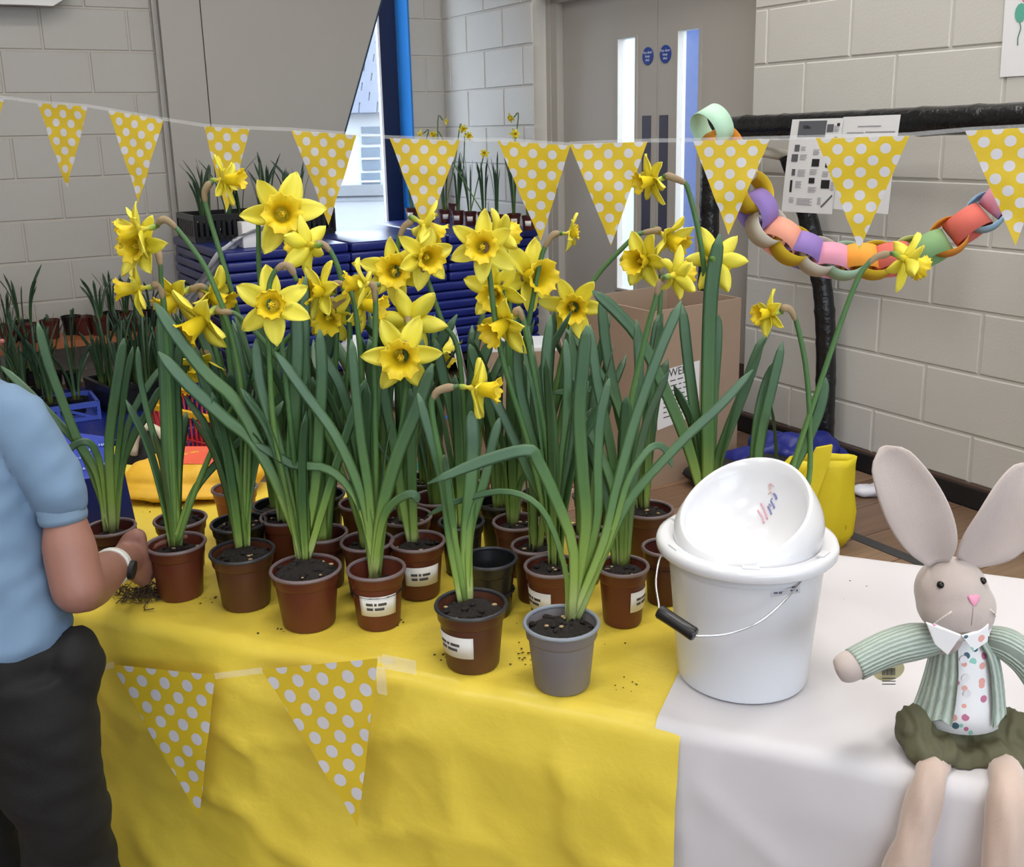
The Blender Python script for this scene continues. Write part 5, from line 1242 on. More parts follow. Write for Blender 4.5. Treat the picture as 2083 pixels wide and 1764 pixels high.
# ---- spilt compost and roots on the cloth
sp_ = MB(); rg = random.Random(21)
def crumb(x, y, s):
    p = atz(x, y, TH_Z + s * 0.2); sp_.ball(p, (s, s * rg.uniform(.4, 1), s * 0.5), 5, 3)
for (cx, cy, sx_, sy_, n_) in ((600, 1278, 60, 12, 26), (1080, 1330, 40, 30, 30), (780, 1270, 60, 8, 10), (1255, 1390, 60, 14, 10), (420, 1222, 60, 8, 12), (905, 1335, 20, 14, 8), (1190, 1300, 90, 40, 16), (290, 1205, 40, 12, 36), (320, 1030, 30, 12, 20)):
    for k in range(n_): crumb(cx + rg.gauss(0, sx_ * .5), cy + rg.gauss(0, sy_ * .5), rg.uniform(0.0007, 0.0024))
for k in range(80):
    a = atz(rg.gauss(290, 26), rg.gauss(1208, 9), TH_Z + 0.002); d = Vector((rg.uniform(-1, 1), rg.uniform(-1, 1), 0)).normalized()
    sp_.tube(crom([a, a + d * 0.012 + ZV * rg.uniform(0, .012), a + d * 0.02 + d.cross(ZV) * rg.uniform(-.01, .01), a + d * 0.028 + d.cross(ZV) * rg.uniform(-.02, .02) + ZV * 0.002], 8), rg.uniform(0.0004, 0.0012), 4)
for k in range(5): crumb(rg.uniform(1690, 1960), rg.uniform(1150, 1280), rg.uniform(.001, .0022))
o = put('spilt_compost', sp_, mat('dry_compost', S(74, 58, 40), 0.95, var=0.5, vscale=300), base=tb(-1, 1.2, TH_Z)); tag(o, 'crumbs of compost and dry roots spilt over the tablecloth', 'soil', kind='stuff')

# ================================================================== BUNTING
M_dots = dots_mat('yellow_polka_print', S(232, 202, 54), S(224, 222, 228), 0.043, 0.0435, 0.0096)
M_tape = clear_mat('clear_tape', (0.95, 0.96, 0.98, 1), 0.16, 0.12)
def pennant(a, b, tip, par, seed, amp=0.004, hemw=0.0):
    """polka-dot plastic triangle, a-b the top edge"""
    NR_ = 14; vs = []; uvs = []; fs = []; ctr = (a + b) / 2
    ex = (b - a); wd = ex.length; exn = ex.normalized(); ht = (tip - ctr); hl_ = ht.length; nv = exn.cross(ht.normalized()).normalized()
    for side in (0, 1):
        for r in range(NR_ + 1):
            v = r / NR_; l, rr = a.lerp(tip, v), b.lerp(tip, v)
            for k in range(9):
                u_ = k / 8; p = l.lerp(rr, u_)
                q = (u_ - 0.5) * wd * (1 - v)
                wv = amp * (1 + v) * (noise.noise(Vector((q * 14 + seed, v * 3.2, seed))) + 0.5 * noise.noise(Vector((q * 40, v * 9 + seed, 1))))
                vs.append(p + nv * (wv + (0.0003 if side else -0.0003))); uvs.append((q + ht.dot(exn) * v + 0.0215, v * hl_))
        k0 = side * (NR_ + 1) * 9
        for r in range(NR_):
            for k in range(8):
                f = (k0 + r * 9 + k, k0 + r * 9 + k + 1, k0 + (r + 1) * 9 + k + 1, k0 + (r + 1) * 9 + k); fs.append(f if side else f[::-1])
    mb = MB(); mb.add(vs, fs, uvs); return put('pennant', mb, M_dots, par)
FLAGS = [((-92, 188), (8, 200), (-30, 350)), ((75, 209), (178, 217), (137, 384)), ((219, 224), (333, 244), (282, 412)), ((415, 257), (508, 262), (461, 433)), ((593, 265), (725, 275), (668, 458)),
         ((792, 281), (936, 286), (866, 478)), ((1012, 286), (1160, 296), (1100, 490)), ((1159, 294), (1317, 288), (1243, 500)), ((1410, 287), (1566, 283), (1482, 478)), ((1660, 281), (1850, 276), (1748, 509)), ((1963, 266), (2155, 256), (2066, 500))]
fy = lambda x: 2.62 - 0.37 * x / 1000
bt_ = empty('bunting', aty(1040, 290, fy(1040)), 'string of yellow polka-dot pennants hanging across the hall', 'bunting')
line = []
for i, (a, b, c) in enumerate(FLAGS):
    pa, pb = aty(*a, fy(a[0])), aty(*b, fy(b[0])); ym = fy((a[0] + b[0]) / 2); pennant(pa, pb, aty(*c, ym + 0.012 * math.sin(i * 2.3)), bt_, i + 1)
    line += [pa + ZV * 0.002, pb + ZV * 0.002]
lp = [aty(-260, 160, fy(-260))] + line + [aty(2300, 245, fy(2300))]
mb = MB(); vs = []; fs = []
for p in lp: 
    for z_ in (0.004, -0.004):
        for o_ in (0.0004, -0.0004): vs.append(p + ZV * z_ + Vector((0, o_, 0)))
for i in range(len(lp) - 1):
    b = i * 4; fs += [(b, b + 4, b + 6, b + 2), (b + 1, b + 3, b + 7, b + 5), (b, b + 1, b + 5, b + 4), (b + 2, b + 6, b + 7, b + 3)]
mb.add(vs, fs); put('ribbon', mb, M_tape, bt_, smooth=False)

# pennants taped to the front of the table
def onF(x, y, nn): return onp(x, y, TN, nn)
tf = empty('bunting', onF(480, 1370, 1.085), 'short run of two polka-dot pennants taped to the front of the yellow cloth', 'bunting')
NF = 1.082
pennant(onF(228, 1352, NF), onF(437, 1374, NF), onF(405, 1664, NF - .004), tf, 31, 0.002); pennant(onF(533, 1362, NF), onF(768, 1340, NF), onF(728, 1682, NF - .006), tf, 37, 0.002)
mb = MB()
for a, b in (((200, 1362), (232, 1352)), ((437, 1376), (533, 1364)), ((768, 1342), (800, 1346))):
    p, q = onF(*a, NF), onF(*b, NF); d = (q - p).normalized(); mb = MB(); mb.box((p + q) / 2, ((q - p).length, 0.001, 0.009), [d, TN, d.cross(TN)]); put('ribbon', mb, M_tape, tf, smooth=False)
mb = MB(); p = onF(812, 1352, NF - 0.002); mb.box(p, (0.05, 0.0012, 0.02), [TU, TN, ZV]); p2 = onF(776, 1385, NF - 0.002); mb.box(p2, (0.014, 0.0012, 0.04), [TU, TN, ZV]); put('sticky_tape', mb, M_tape, tf, smooth=False)

# ================================================================== PAPER CHAIN
chain = [((1448, 258), 'mint'), ((1470, 300), 'orange'), ((1496, 345), 'cream'), ((1530, 392), 'yellow'), ((1540, 428), 'purple'), ((1560, 462), 'cream'), ((1588, 484), 'peach'), ((1612, 500), 'yellow'), ((1634, 510), 'purple'), ((1664, 522), 'cream'), ((1690, 530), 'pink'), ((1718, 531), 'mint'), ((1748, 531), 'orange'), ((1780, 530), 'yellow'), ((1815, 528), 'red'), ((1852, 520), 'lime'), ((1890, 508), 'green'), ((1930, 482), 'orange'), ((1968, 458), 'red'), ((2005, 432), 'sky'), ((2042, 400), 'pink'), ((2080, 360), 'yellow'), ((2118, 310), 'cream')]
CC = {'mint': (190, 226, 200), 'orange': (246, 166, 60), 'cream': (230, 222, 208), 'yellow': (236, 202, 50), 'purple': (150, 124, 194), 'peach': (238, 164, 140), 'pink': (232, 160, 184), 'red': (220, 110, 96), 'lime': (222, 228, 140), 'green': (134, 172, 118), 'sky': (170, 212, 238)}
YC = 2.14
pc = empty('paper_chain', aty(1780, 540, YC), 'colourful paper chain garland hanging before the black frame', 'garland')
pos = [aty(x, y, YC - 0.00012 * (x - 1450)) for (x, y), _ in chain]
for i, ((xy), cn) in enumerate(chain):
    p = pos[i]; tg = (pos[min(i + 1, len(pos) - 1)] - pos[max(i - 1, 0)]).normalized(); q = Vector((0, -1, 0)); sd = q - tg * q.dot(tg); sd.normalize(); up = tg.cross(sd).normalized()
    ax, sh_ = (up, sd) if i % 2 == 0 else (sd, up)
    an_ = math.radians(32 if i % 2 == 0 else 122); ax = (up * math.cos(an_) + sd * math.sin(an_)).normalized(); sh_ = tg.cross(ax).normalized()
    vs = []; fs = []; n_ = 26; a_, b_, w_ = 0.040, 0.034, 0.025
    for k in range(n_):
        an = 2 * math.pi * k / n_
        for rr in (1.0, 0.975):
            for s_ in (-1, 1): vs.append(p + tg * (math.cos(an) * a_ * rr) + sh_ * (math.sin(an) * b_ * rr) + ax * (s_ * w_))
    for k in range(n_):
        b0, b1 = k * 4, ((k + 1) % n_) * 4; fs += [(b0, b1, b1 + 1, b0 + 1), (b0 + 2, b0 + 3, b1 + 3, b1 + 2), (b0, b0 + 2, b1 + 2, b1), (b0 + 1, b1 + 1, b1 + 3, b0 + 3)]
    mb = MB(); mb.add(vs, fs); put('paper_link', mb, mat('paper_' + cn, S(*CC[cn]), 0.75, trans=0.15), pc)
# ================================================================== COLLECTION BUCKET
bc = Vector((0.305, 1.267, TH_Z + 0.0012))
bk = empty('collection_bucket', bc, 'white plastic collecting bucket with funnel lid and wire handle', 'bucket')
M_bw = mat('white_bucket_plastic', S(220, 221, 226), 0.22, trans=0.06); M_bl = mat('white_lid_plastic', S(222, 222, 226), 0.2)
HB = 0.195
mb = MB(); mb.lathe(bc, [(0, 0.002), (0.080, 0.0), (0.086, 0.003), (0.0875, 0.010), (0.094, 0.09), (0.1005, 0.165), (0.1015, 0.17), (0.1055, 0.172), (0.107, HB - 0.004), (0.104, HB - 0.004), (0.098, 0.165), (0.084, 0.01), (0, 0.008)], 48); put('bucket_body', mb, M_bw, bk, autosm=50)
RL = 0.1185
mb = MB(); mb.lathe(bc, [(0.108, HB - 0.013), (0.1150, HB - 0.013), (0.1175, HB - 0.010), (RL, HB - 0.003), (0.1165, HB + 0.003), (0.110, HB + 0.005), (0.100, HB + 0.001), (0.096, HB + 0.001), (0.094, HB - 0.004), (0.108, HB - 0.006)], 48, cap=False)
lid = put('lid', mb, M_bl, bk, autosm=60)
mb = MB()
for k in range(6):                               # small moulded catches on the lid
    a = k * math.pi / 3 + 0.35; p = bc + Vector((math.cos(a) * 0.106, math.sin(a) * 0.106, HB + 0.005)); d = Vector((-math.sin(a), math.cos(a), 0)); mb.box(p, (0.020, 0.009, 0.003), [d, ZV.cross(d), ZV])
    o = put('lid_catch', mb, M_bl, lid, smooth=False); mb = MB()
# hood: outer shell rising to the back right, opening with a funnel facing left and forward
A0 = math.radians(52); n = 48; RB_ = 0.0955
def lip(a):
    k = 0.5 + 0.5 * math.cos(a - A0); r = RB_ * (0.95 - 0.13 * k); h = 0.006 + 0.082 * k
    return r, h
rings = []
for s_ in [i / 8 for i in range(9)]:
    ring = []
    for k in range(n):
        a = 2 * math.pi * k / n; r, h = lip(a); kk = 0.5 + 0.5 * math.cos(a - A0)
        rr = RB_ + (r - RB_) * s_ + 0.013 * kk * math.sin(math.pi * s_); ring.append(bc + Vector((math.cos(a) * rr, math.sin(a) * rr, HB + h * s_)))
    rings.append(ring)
for s_ in (0.03, 0.07):                           # rounded lip
    rings.append([bc + Vector((math.cos(2 * math.pi * k / n) * (lip(2 * math.pi * k / n)[0] * (1 - s_)), math.sin(2 * math.pi * k / n) * (lip(2 * math.pi * k / n)[0] * (1 - s_)), HB + lip(2 * math.pi * k / n)[1] + (0.0025 if s_ < 0.05 else 0.0))) for k in range(n)])
fc_ = Vector((-0.012, -0.010, 0))
for s_ in [i / 10 for i in range(1, 11)]:
    ring = []
    for k in range(n):
        a = 2 * math.pi * k / n; r, h = lip(a); r *= 0.925
        g_ = s_ * math.pi / 2; rr = r * math.cos(g_ * 0.94) ** 0.8 ; hh = h * (1 - math.sin(g_)) - 0.010 * math.sin(g_)
        ring.append(bc + fc_ * s_ + Vector((math.cos(a) * rr, math.sin(a) * rr, HB + hh)))
    rings.append(ring)
mb = MB(); mb.loft(rings, cap=False); mb.f.append(tuple((len(rings) - 1) * n + k for k in range(n))); mb.mi.append(0); hood = put('funnel_hood', mb, M_bl, bk)
# faded print inside the hood
M_pb = mat('faded_blue_print', S(120, 122, 176), 0.5); M_pr = mat('faded_red_print', S(222, 168, 186), 0.5); M_po = mat('faded_orange_print', S(226, 190, 178), 0.5)
from mathutils.bvhtree import BVHTree
bvh = BVHTree.FromPolygons([tuple(p) for r in rings for p in r], [(i * n + k, i * n + (k + 1) % n, (i + 1) * n + (k + 1) % n, (i + 1) * n + k) for i in range(len(rings) - 1) for k in range(n)])
def hit(x, y):
    d = ray(x, y).normalized(); h = bvh.ray_cast(CAM, d); return (h[0] - d * 0.0010) if h[0] else None
def print_stroke(pts, wpx, m_):
    P = [hit(x, y) for x, y in crom([Vector((x, y, 0)) for x, y in pts], 8) for x, y in [(x, y)]] if False else [hit(v.x, v.y) for v in crom([Vector((x, y, 0)) for x, y in pts], 8)]
    if any(p is None for p in P): return
    mb = MB(); mb.tube(P, wpx * mpp(1.3) * 0.5, 5); put('printed_mark', mb, m_, hood)
for st, w_, m_ in (([(1541, 1038), (1550, 1051), (1554, 1064)], 4, M_pr), ([(1548, 1024), (1556, 1040), (1561, 1056)], 4, M_pr), ([(1562, 1030), (1567, 1040), (1569, 1046)], 4, M_pb), ([(1564, 1025), (1568, 1030)], 2, M_pb),
                   ([(1568, 1020), (1573, 1028), (1575, 1034)], 4, M_pb), ([(1571, 1013), (1568, 1018), (1570, 1023)], 2, M_pb), ([(1574, 1004), (1578, 1010), (1579, 1016)], 5, M_pb), ([(1563, 988), (1566, 996), (1569, 986)], 2, M_po), ([(1563, 988), (1568, 984), (1574, 990)], 2, M_pr), ([(1562, 1006), (1568, 1000), (1571, 1006)], 2, M_po)):
    print_stroke(st, w_, m_)
# sticker on the side, wire handle with black grip
def bside(x, y, off=0.0006):
    d = ray(x, y)
    o_ = CAM; lo, hi = 1.0, 1.6
    best = None
    for k in range(400):
        t_ = 0.9 + k * 0.0012; p = o_ + d * t_; rr = math.hypot(p.x - bc.x, p.y - bc.y); z_ = p.z - bc.z
        R_ = 0.0875 + (0.1005 - 0.0875) * max(0, min(1, z_ / 0.165)) + off
        if rr <= R_ and 0 < z_ < 0.19: return p
    return o_ + d * 1.2
def side_patch(x0, y0, x1, y1, m_, nm, off):
    N = 6; vs = []; fs = []
    for i in range(N + 1):
        for j in range(2):
            for o_ in (off, off - 0.0005): vs.append(bside(x0 + (x1 - x0) * i / N, (y0 if j == 0 else y1) - (x0 + (x1 - x0) * i / N - x0) * 0.13, o_))
    for i in range(N):
        b = i * 4; fs += [(b, b + 4, b + 6, b + 2), (b + 1, b + 3, b + 7, b + 5), (b, b + 1, b + 5, b + 4), (b + 2, b + 6, b + 7, b + 3)]
    mb = MB(); mb.add(vs, fs); put(nm, mb, m_, bk, smooth=True)
side_patch(1568, 1178, 1628, 1214, mat('sticker_film', S(206, 208, 218), 0.3), 'side_sticker', 0.0010)
M_skink = mat('sticker_print', S(92, 92, 112), 0.5)
for (a, y, b) in ((1589, 1180.5, 1612), (1571, 1194.5, 1584), (1585.5, 1194, 1610), (1611, 1193.5, 1624), (1574, 1205.5, 1582), (1584, 1205, 1591), (1608, 1200, 1613), (1619, 1200, 1623)):
    side_patch(a, y + (a - 1568) * -0.0, b, y + 3.6, M_skink, 'sticker_print', 0.0016)
M_wire = mat('steel_wire', S(206, 208, 212), 0.22, metal=0.9)
hpR = bside(1630, 1168, 0.004); hpL = bc + Vector((-0.104, 0.02, 0.165))
g0, g1 = aty(1340, 1243, 1.14), aty(1414, 1292, 1.11)
mb = MB(); mb.tube(crom([hpR, bside(1628, 1185, 0.008), aty(1590, 1228, 1.145), aty(1540, 1268, 1.13), aty(1480, 1290, 1.115), aty(1425, 1294, 1.11), g1], 26), 0.0014, 8)
mb2 = MB(); mb2.tube(crom([hpL, aty(1342, 1135, 1.215), aty(1334, 1185, 1.18), aty(1340, 1230, 1.15), g0], 18), 0.0014, 8)
put('wire_handle', mb, M_wire, bk); put('wire_handle', mb2, M_wire, bk)
mb = MB(); mb.tube([g0, g0.lerp(g1, .04), g0.lerp(g1, .33), g0.lerp(g1, .66), g0.lerp(g1, .96), g1], [0.0075, 0.0088, 0.0084, 0.0084, 0.0088, 0.0075], 14); put('grip', mb, mat('black_grip', S(24, 24, 26), 0.35), bk, autosm=40)
mb = MB(); mb.ball(hpR, 0.004, 8, 6); put('handle_eye', mb, M_bw, bk)

# ================================================================== PLUSH RABBIT
RY = 1.085
def rp(x, y, dy=0.0): return aty(x, y, RY + dy)
k_ = mpp(RY)
M_plush = mat('beige_velour', S(186, 172, 166), 0.85, var=0.07, vscale=30, bump=0.12, bscale=500, sheen=0.4)
M_leg = mat('pinkish_velour', S(200, 176, 162), 0.85, var=0.06, vscale=30, bump=0.12, bscale=500, sheen=0.4)
def knit_mat():
    mt = bpy.data.materials.new('sage_knit'); mt.use_nodes = True; nt = mt.node_tree; b = nt.nodes['Principled BSDF']; b.inputs['Roughness'].default_value = 0.9
    uv = nt.nodes.new('ShaderNodeUVMap'); wv = nt.nodes.new('ShaderNodeTexWave'); wv.inputs['Scale'].default_value = 3.6; wv.inputs['Distortion'].default_value = 1.2; wv.inputs['Detail'].default_value = 3; wv.inputs['Detail Scale'].default_value = 6
    nt.links.new(uv.outputs[0], wv.inputs['Vector'])
    cr = nt.nodes.new('ShaderNodeValToRGB'); cr.color_ramp.elements[0].color = S(154, 170, 158); cr.color_ramp.elements[1].color = S(188, 200, 190); cr.color_ramp.elements[0].position = 0.1; cr.color_ramp.elements[1].position = 0.6
    nt.links.new(wv.outputs['Fac'], cr.inputs[0]); nt.links.new(cr.outputs[0], b.inputs['Base Color'])
    bp = nt.nodes.new('ShaderNodeBump'); bp.inputs['Strength'].default_value = 0.7; bp.inputs['Distance'].default_value = 0.003; nt.links.new(wv.outputs['Fac'], bp.inputs['Height']); nt.links.new(bp.outputs[0], b.inputs['Normal'])
    return mt
M_knit = knit_mat()
def floral_mat():
    mt = bpy.data.materials.new('floral_cotton'); mt.use_nodes = True; nt = mt.node_tree; b = nt.nodes['Principled BSDF']; b.inputs['Roughness'].default_value = 0.8
    tc = nt.nodes.new('ShaderNodeTexCoord'); vo = nt.nodes.new('ShaderNodeTexVoronoi'); vo.inputs['Scale'].default_value = 95
    nt.links.new(tc.outputs['Object'], vo.inputs['Vector'])
    cr = nt.nodes.new('ShaderNodeValToRGB'); cr.color_ramp.interpolation = 'CONSTANT'; el = cr.color_ramp.elements; el[0].color = S(238, 238, 240); el[1].position = 0.46; el[1].color = S(150, 205, 192)
    for p, c in ((0.60, S(232, 170, 160)), (0.70, S(238, 238, 240)), (0.84, S(70, 100, 118)), (0.90, S(200, 120, 150))): e = el.new(p); e.color = c
    sx_ = nt.nodes.new('ShaderNodeSeparateColor'); nt.links.new(vo.outputs['Color'], sx_.inputs[0]); nt.links.new(sx_.outputs[0], cr.inputs[0])
    lt = nt.nodes.new('ShaderNodeMath'); lt.operation = 'LESS_THAN'; lt.inputs[1].default_value = 0.42; nt.links.new(vo.outputs['Distance'], lt.inputs[0])
    mx = nt.nodes.new('ShaderNodeMix'); mx.data_type = 'RGBA'; mx.inputs[6].default_value = S(238, 238, 240); nt.links.new(lt.outputs[0], mx.inputs[0]); nt.links.new(cr.outputs[0], mx.inputs[7]); nt.links.new(mx.outputs[2], b.inputs['Base Color'])
    return mt
M_floral = floral_mat()
M_olive = mat('olive_cotton', S(92, 90, 66), 0.75, var=0.05, vscale=20)
rb = empty('plush_rabbit', tb(0.02, 1.20, TH_Z + 0.002), 'sitting plush rabbit in sage cardigan and olive shorts, legs over the table edge', 'soft toy')
# head
hc = rp(1934, 1212, 0.0)
mb = MB(); mb.ball(hc + ZV * 0.006, (0.041, 0.040, 0.040), 24, 16); mb.ball(hc + RV * 0.004 - ZV * 0.010 - FW * 0.006, (0.044, 0.040, 0.036), 24, 16); mb.ball(hc + RV * 0.008 - ZV * 0.018 - FW * 0.012, (0.037, 0.035, 0.028), 20, 14); mb.ball(hc - ZV * 0.050, (0.018, 0.018, 0.025), 14, 10)
head = put('head', mb, M_plush, rb); remesh(head, 0.004, 8, 0.5)
M_eye = mat('black_bead', S(14, 14, 16), 0.1); M_nose = mat('pink_nose', S(236, 160, 188), 0.7)
def on_head(x, y):
    best = None; d = ray(x, y).normalized(); dg = None
    o_ = CAM - ORG[rb]
    r_ = HB_.ray_cast(o_, d); return (r_[0] + ORG[rb], r_[1]) if r_[0] else (rp(x, y, -0.04), -FW)
HB_ = BVHTree.FromPolygons([tuple(v.co) for v in head.data.vertices], [tuple(p.vertices) for p in head.data.polygons])
for (x, y) in ((1913, 1190), (1999, 1182)):
    p, nn = on_head(x, y); mb = MB(); mb.ball(p, 0.0042, 12, 8); put('eye', mb, M_eye, rb)
p, nn = on_head(1980, 1221); ax_ = [nn.cross(UV).normalized() * -1, UV, nn]
mb = MB(); mb.prism([p - nn * 0.003 + ax_[0] * (a * 0.0075) + UV * (b * 0.0075) for a, b in ((-.95, .5), (-.6, .85), (0, .7), (.6, .85), (.95, .5), (.55, -.35), (0, -1), (-.55, -.35))], nn * 0.0055); o = put('nose', mb, M_nose, rb); bevel(o, 0.0012, 2)
M_thr = mat('pale_thread', S(222, 212, 206), 0.8)
for a, b in (((1936, 1244), (1898, 1270)), ((2014, 1240), (2026, 1252)), ((1979, 1236), (1976, 1272))):
    P = [on_head(a[0] + (b[0] - a[0]) * t_ / 5, a[1] + (b[1] - a[1]) * t_ / 5)[0] for t_ in range(6)]; mb = MB(); mb.tube(P, 0.0012 if a[0] != 1979 else 0.0005, 5); put('whisker' if a[0] != 1979 else 'mouth_seam', mb, M_thr if a[0] != 1979 else mat('seam_thread', S(150, 128, 120), 0.8), rb)
# ears: long padded leaves, hollow in front
def ear(pts, wid, tilt, twist):
    P = crom([rp(x, y, d) for x, y, d in pts], 22); rings = []
    for i, p in enumerate(P):
        t_ = i / 21; tg = (P[min(i + 1, 21)] - P[max(i - 1, 0)]).normalized(); f = (-FW + RV * (tilt + twist * t_)).normalized(); sd = tg.cross(f).normalized(); nr = sd.cross(tg).normalized()
        w = wid * (0.26 + 0.80 * math.sin(math.pi * min(1, 0.06 + t_ * 0.80)) ** 1.1) * (1 if t_ < 0.88 else math.sqrt(max(0.04, 1 - ((t_ - 0.88) / 0.125) ** 2))) / 1.0
        th = 0.0045 + 0.002 * math.sin(math.pi * t_); ring = []
        for k in range(16):
            a = 2 * math.pi * k / 16; x_ = math.cos(a); y_ = math.sin(a)
            cup = 0.55 * (abs(x_) ** 1.6) * w * (1 - 0.45 * t_) - 0.2 * w
            wr = 0.05 * w * math.sin(3 * x_ + 6 * t_ + tilt * 4)
            ring.append(p + sd * (x_ * w) + nr * (y_ * th + cup + wr))
        rings.append(ring)
    mb = MB(); mb.loft(rings); return mb
for nm_e, pts, wd_, tl, tw_ in (('L', [(1908, 1142, .0), (1896, 1105, -.004), (1868, 1050, -.004), (1832, 980, .0), (1796, 910, .008)], 64 * k_, -0.25, 0.2), ('R', [(1958, 1140, .0), (1990, 1112, -.004), (2030, 1072, -.006), (2072, 1010, -.004), (2112, 950, .006)], 70 * k_, 0.35, -0.3)):
    put('ear', ear(pts, wd_, tl, tw_), M_plush, rb, fix=True)
# shirt, cardigan, collar, shorts
def ell(c, rx, ry, n_=28, a0=0, a1=2 * math.pi, closed=True, fdir=None):
    fd = (fdir or Vector((0.10, -1, 0))).normalized(); sdv = ZV.cross(fd) * -1
    m_ = n_ if closed else n_ - 1
    return [c + fd * (ry * math.cos(a0 + (a1 - a0) * i / m_)) + sdv * (rx * math.sin(a0 + (a1 - a0) * i / m_)) for i in range(n_)]
body = [(1955, 1290, .012, 40), (1960, 1320, .012, 62), (1962, 1370, .012, 72), (1958, 1420, .012, 84), (1955, 1460, .012, 92)]
rings = [ell(rp(x, y, d), r * k_, r * k_ * 0.78) for x, y, d, r in body]
mb = MB(); mb.loft(rings); put('shirt', mb, M_floral, rb)
def coat(a0, a1):
    secs = [(1955, 1282, 50), (1960, 1310, 74), (1962, 1350, 84), (1958, 1400, 96), (1952, 1440, 106)]
    out = [ell(rp(x, y, .012), r * k_, r * k_ * 0.80, 22, a0, a1, False) for x, y, r in secs]
    inn = [[p.lerp(rp(secs[i][0], secs[i][1], .012), 0.05) for p in r] for i, r in enumerate(out)]
    mb = MB(); vs = []; uvs = []; fs = []; m_ = 22; q = len(secs)
    for s_, rr in ((0, out), (1, inn)):
        for i, r in enumerate(rr):
            for j, p in enumerate(r):
                sag = 0.006 * (i == q - 1) * math.sin(j * 1.7)
                vs.append(p + ZV * sag); uvs.append((j / m_ * 2.2, i / q))
        k0 = s_ * q * m_
        for i in range(q - 1):
            for j in range(m_ - 1): f = (k0 + i * m_ + j, k0 + i * m_ + j + 1, k0 + (i + 1) * m_ + j + 1, k0 + (i + 1) * m_ + j); fs.append(f if s_ else f[::-1])
    k0 = q * m_
    for i in range(q - 1):
        fs += [(i * m_, (i + 1) * m_, k0 + (i + 1) * m_, k0 + i * m_), (i * m_ + m_ - 1, k0 + i * m_ + m_ - 1, k0 + (i + 1) * m_ + m_ - 1, (i + 1) * m_ + m_ - 1)]
    for j in range(m_ - 1):
        fs += [((q - 1) * m_ + j, (q - 1) * m_ + j + 1, k0 + (q - 1) * m_ + j + 1, k0 + (q - 1) * m_ + j), (j, k0 + j, k0 + j + 1, j + 1)]
    mb.add(vs, fs, uvs); return mb
card = put('cardigan', coat(math.radians(33), math.radians(338)), M_knit, rb, fix=False)
card.modifiers.new('soft', 'SUBSURF').render_levels = 1
def arm(pts, rads, n_=18):
    P = crom([rp(*p) for p in pts], n_); R = [r.x * k_ for r in crom([Vector((r, 0, 0)) for r in rads], n_)]
    mb = MB(); mb.tube(P, R, 14); mb.uv = [(u * 2.2, v) for u, v in mb.uv]; return mb
put('sleeve', arm([(1905, 1300, .01), (1860, 1305, .0), (1810, 1318, -.01), (1765, 1338, -.018), (1738, 1352, -.022)], [34, 42, 40, 38, 37]), M_knit, card)
put('sleeve', arm([(2012, 1300, .01), (2050, 1312, .0), (2090, 1345, -.005), (2120, 1390, -.01)], [32, 38, 38, 36]), M_knit, card)
for pts in ([(1748, 1347, -.02), (1722, 1358, -.024), (1706, 1364, -.026), (1700, 1366, -.026)], [(2112, 1380, -.01), (2125, 1410, -.012), (2130, 1425, -.012), (2132, 1430, -.012)]):
    put('paw', arm(pts, [33, 34, 26, 8]), M_plush, rb)
fdv = Vector((0.10, -1, 0)).normalized(); 
for pl_ in ([(1884, 1268), (1925, 1282), (1956, 1294), (1928, 1334), (1902, 1312)], [(1958, 1296), (1990, 1286), (2012, 1270), (2010, 1306), (1980, 1326)]):
    P = [rp(x, y, -0.052 + 0.00016 * abs(x - 1955)) for x, y in pl_]; mb = MB(); mb.prism(P, Vector((0, 0.0035, 0.001))); o = put('collar', mb, M_floral, rb, smooth=False); bevel(o, 0.001, 2)
mb = MB(); mb.tube(crom([rp(1896, 1276, -.028), rp(1925, 1286, -.034), rp(1955, 1294, -.036), rp(1985, 1288, -.034), rp(2008, 1276, -.026)], 14), 0.006, 8); put('collar_band', mb, M_floral, rb)
M_btn = mat('clear_button', S(226, 224, 230), 0.2)
for x, y in ((1958, 1340), (1962, 1378), (1965, 1410)):
    p = rp(x, y, -.036); mb = MB(); mb.tube([p, p + fdv * 0.0025], 0.0046, 14); put('button', mb, M_btn, rb, autosm=40)
mb = MB()
for (x, y, d, rx, ry, rz) in ((1905, 1475, .018, 78, 66, 58), (2000, 1480, .018, 84, 66, 58), (1955, 1450, .02, 96, 70, 52), (1888, 1510, -.004, 62, 50, 40), (1935, 1535, -.02, 52, 40, 26), (2020, 1520, -.006, 66, 50, 42), (2045, 1545, -.02, 50, 36, 24), (1955, 1425, .014, 88, 66, 20), (1895, 1530, -.03, 66, 44, 34), (2035, 1540, -.03, 70, 44, 34), (1960, 1550, -.03, 60, 36, 24), (1860, 1480, .0, 44, 50, 50), (2058, 1490, .0, 44, 50, 56)):
    mb.ball(rp(x, y, d), (rx * k_, ry * k_, rz * k_), 16, 12)
sh_ = put('shorts', mb, M_olive, rb); remesh(sh_, 0.004, 4, 0.5)
nrm = [v.normal.copy() for v in sh_.data.vertices]
for v in sh_.data.vertices:                        # gathered folds
    q = v.co; v.co = q + nrm[v.index] * (0.0040 * noise.noise(Vector((q.x * 55, q.y * 40, q.z * 26))) + 0.0022 * math.sin(q.x * 330 + 6 * noise.noise(q * 40)) * max(0, min(1, 1.2 - abs(q.z - 0.03) * 26)))
    if (v.co + ORG[rb]).z < TH_Z + 0.002 and TN.dot(v.co + ORG[rb]) > 1.125: v.co.z = TH_Z + 0.002 - ORG[rb].z
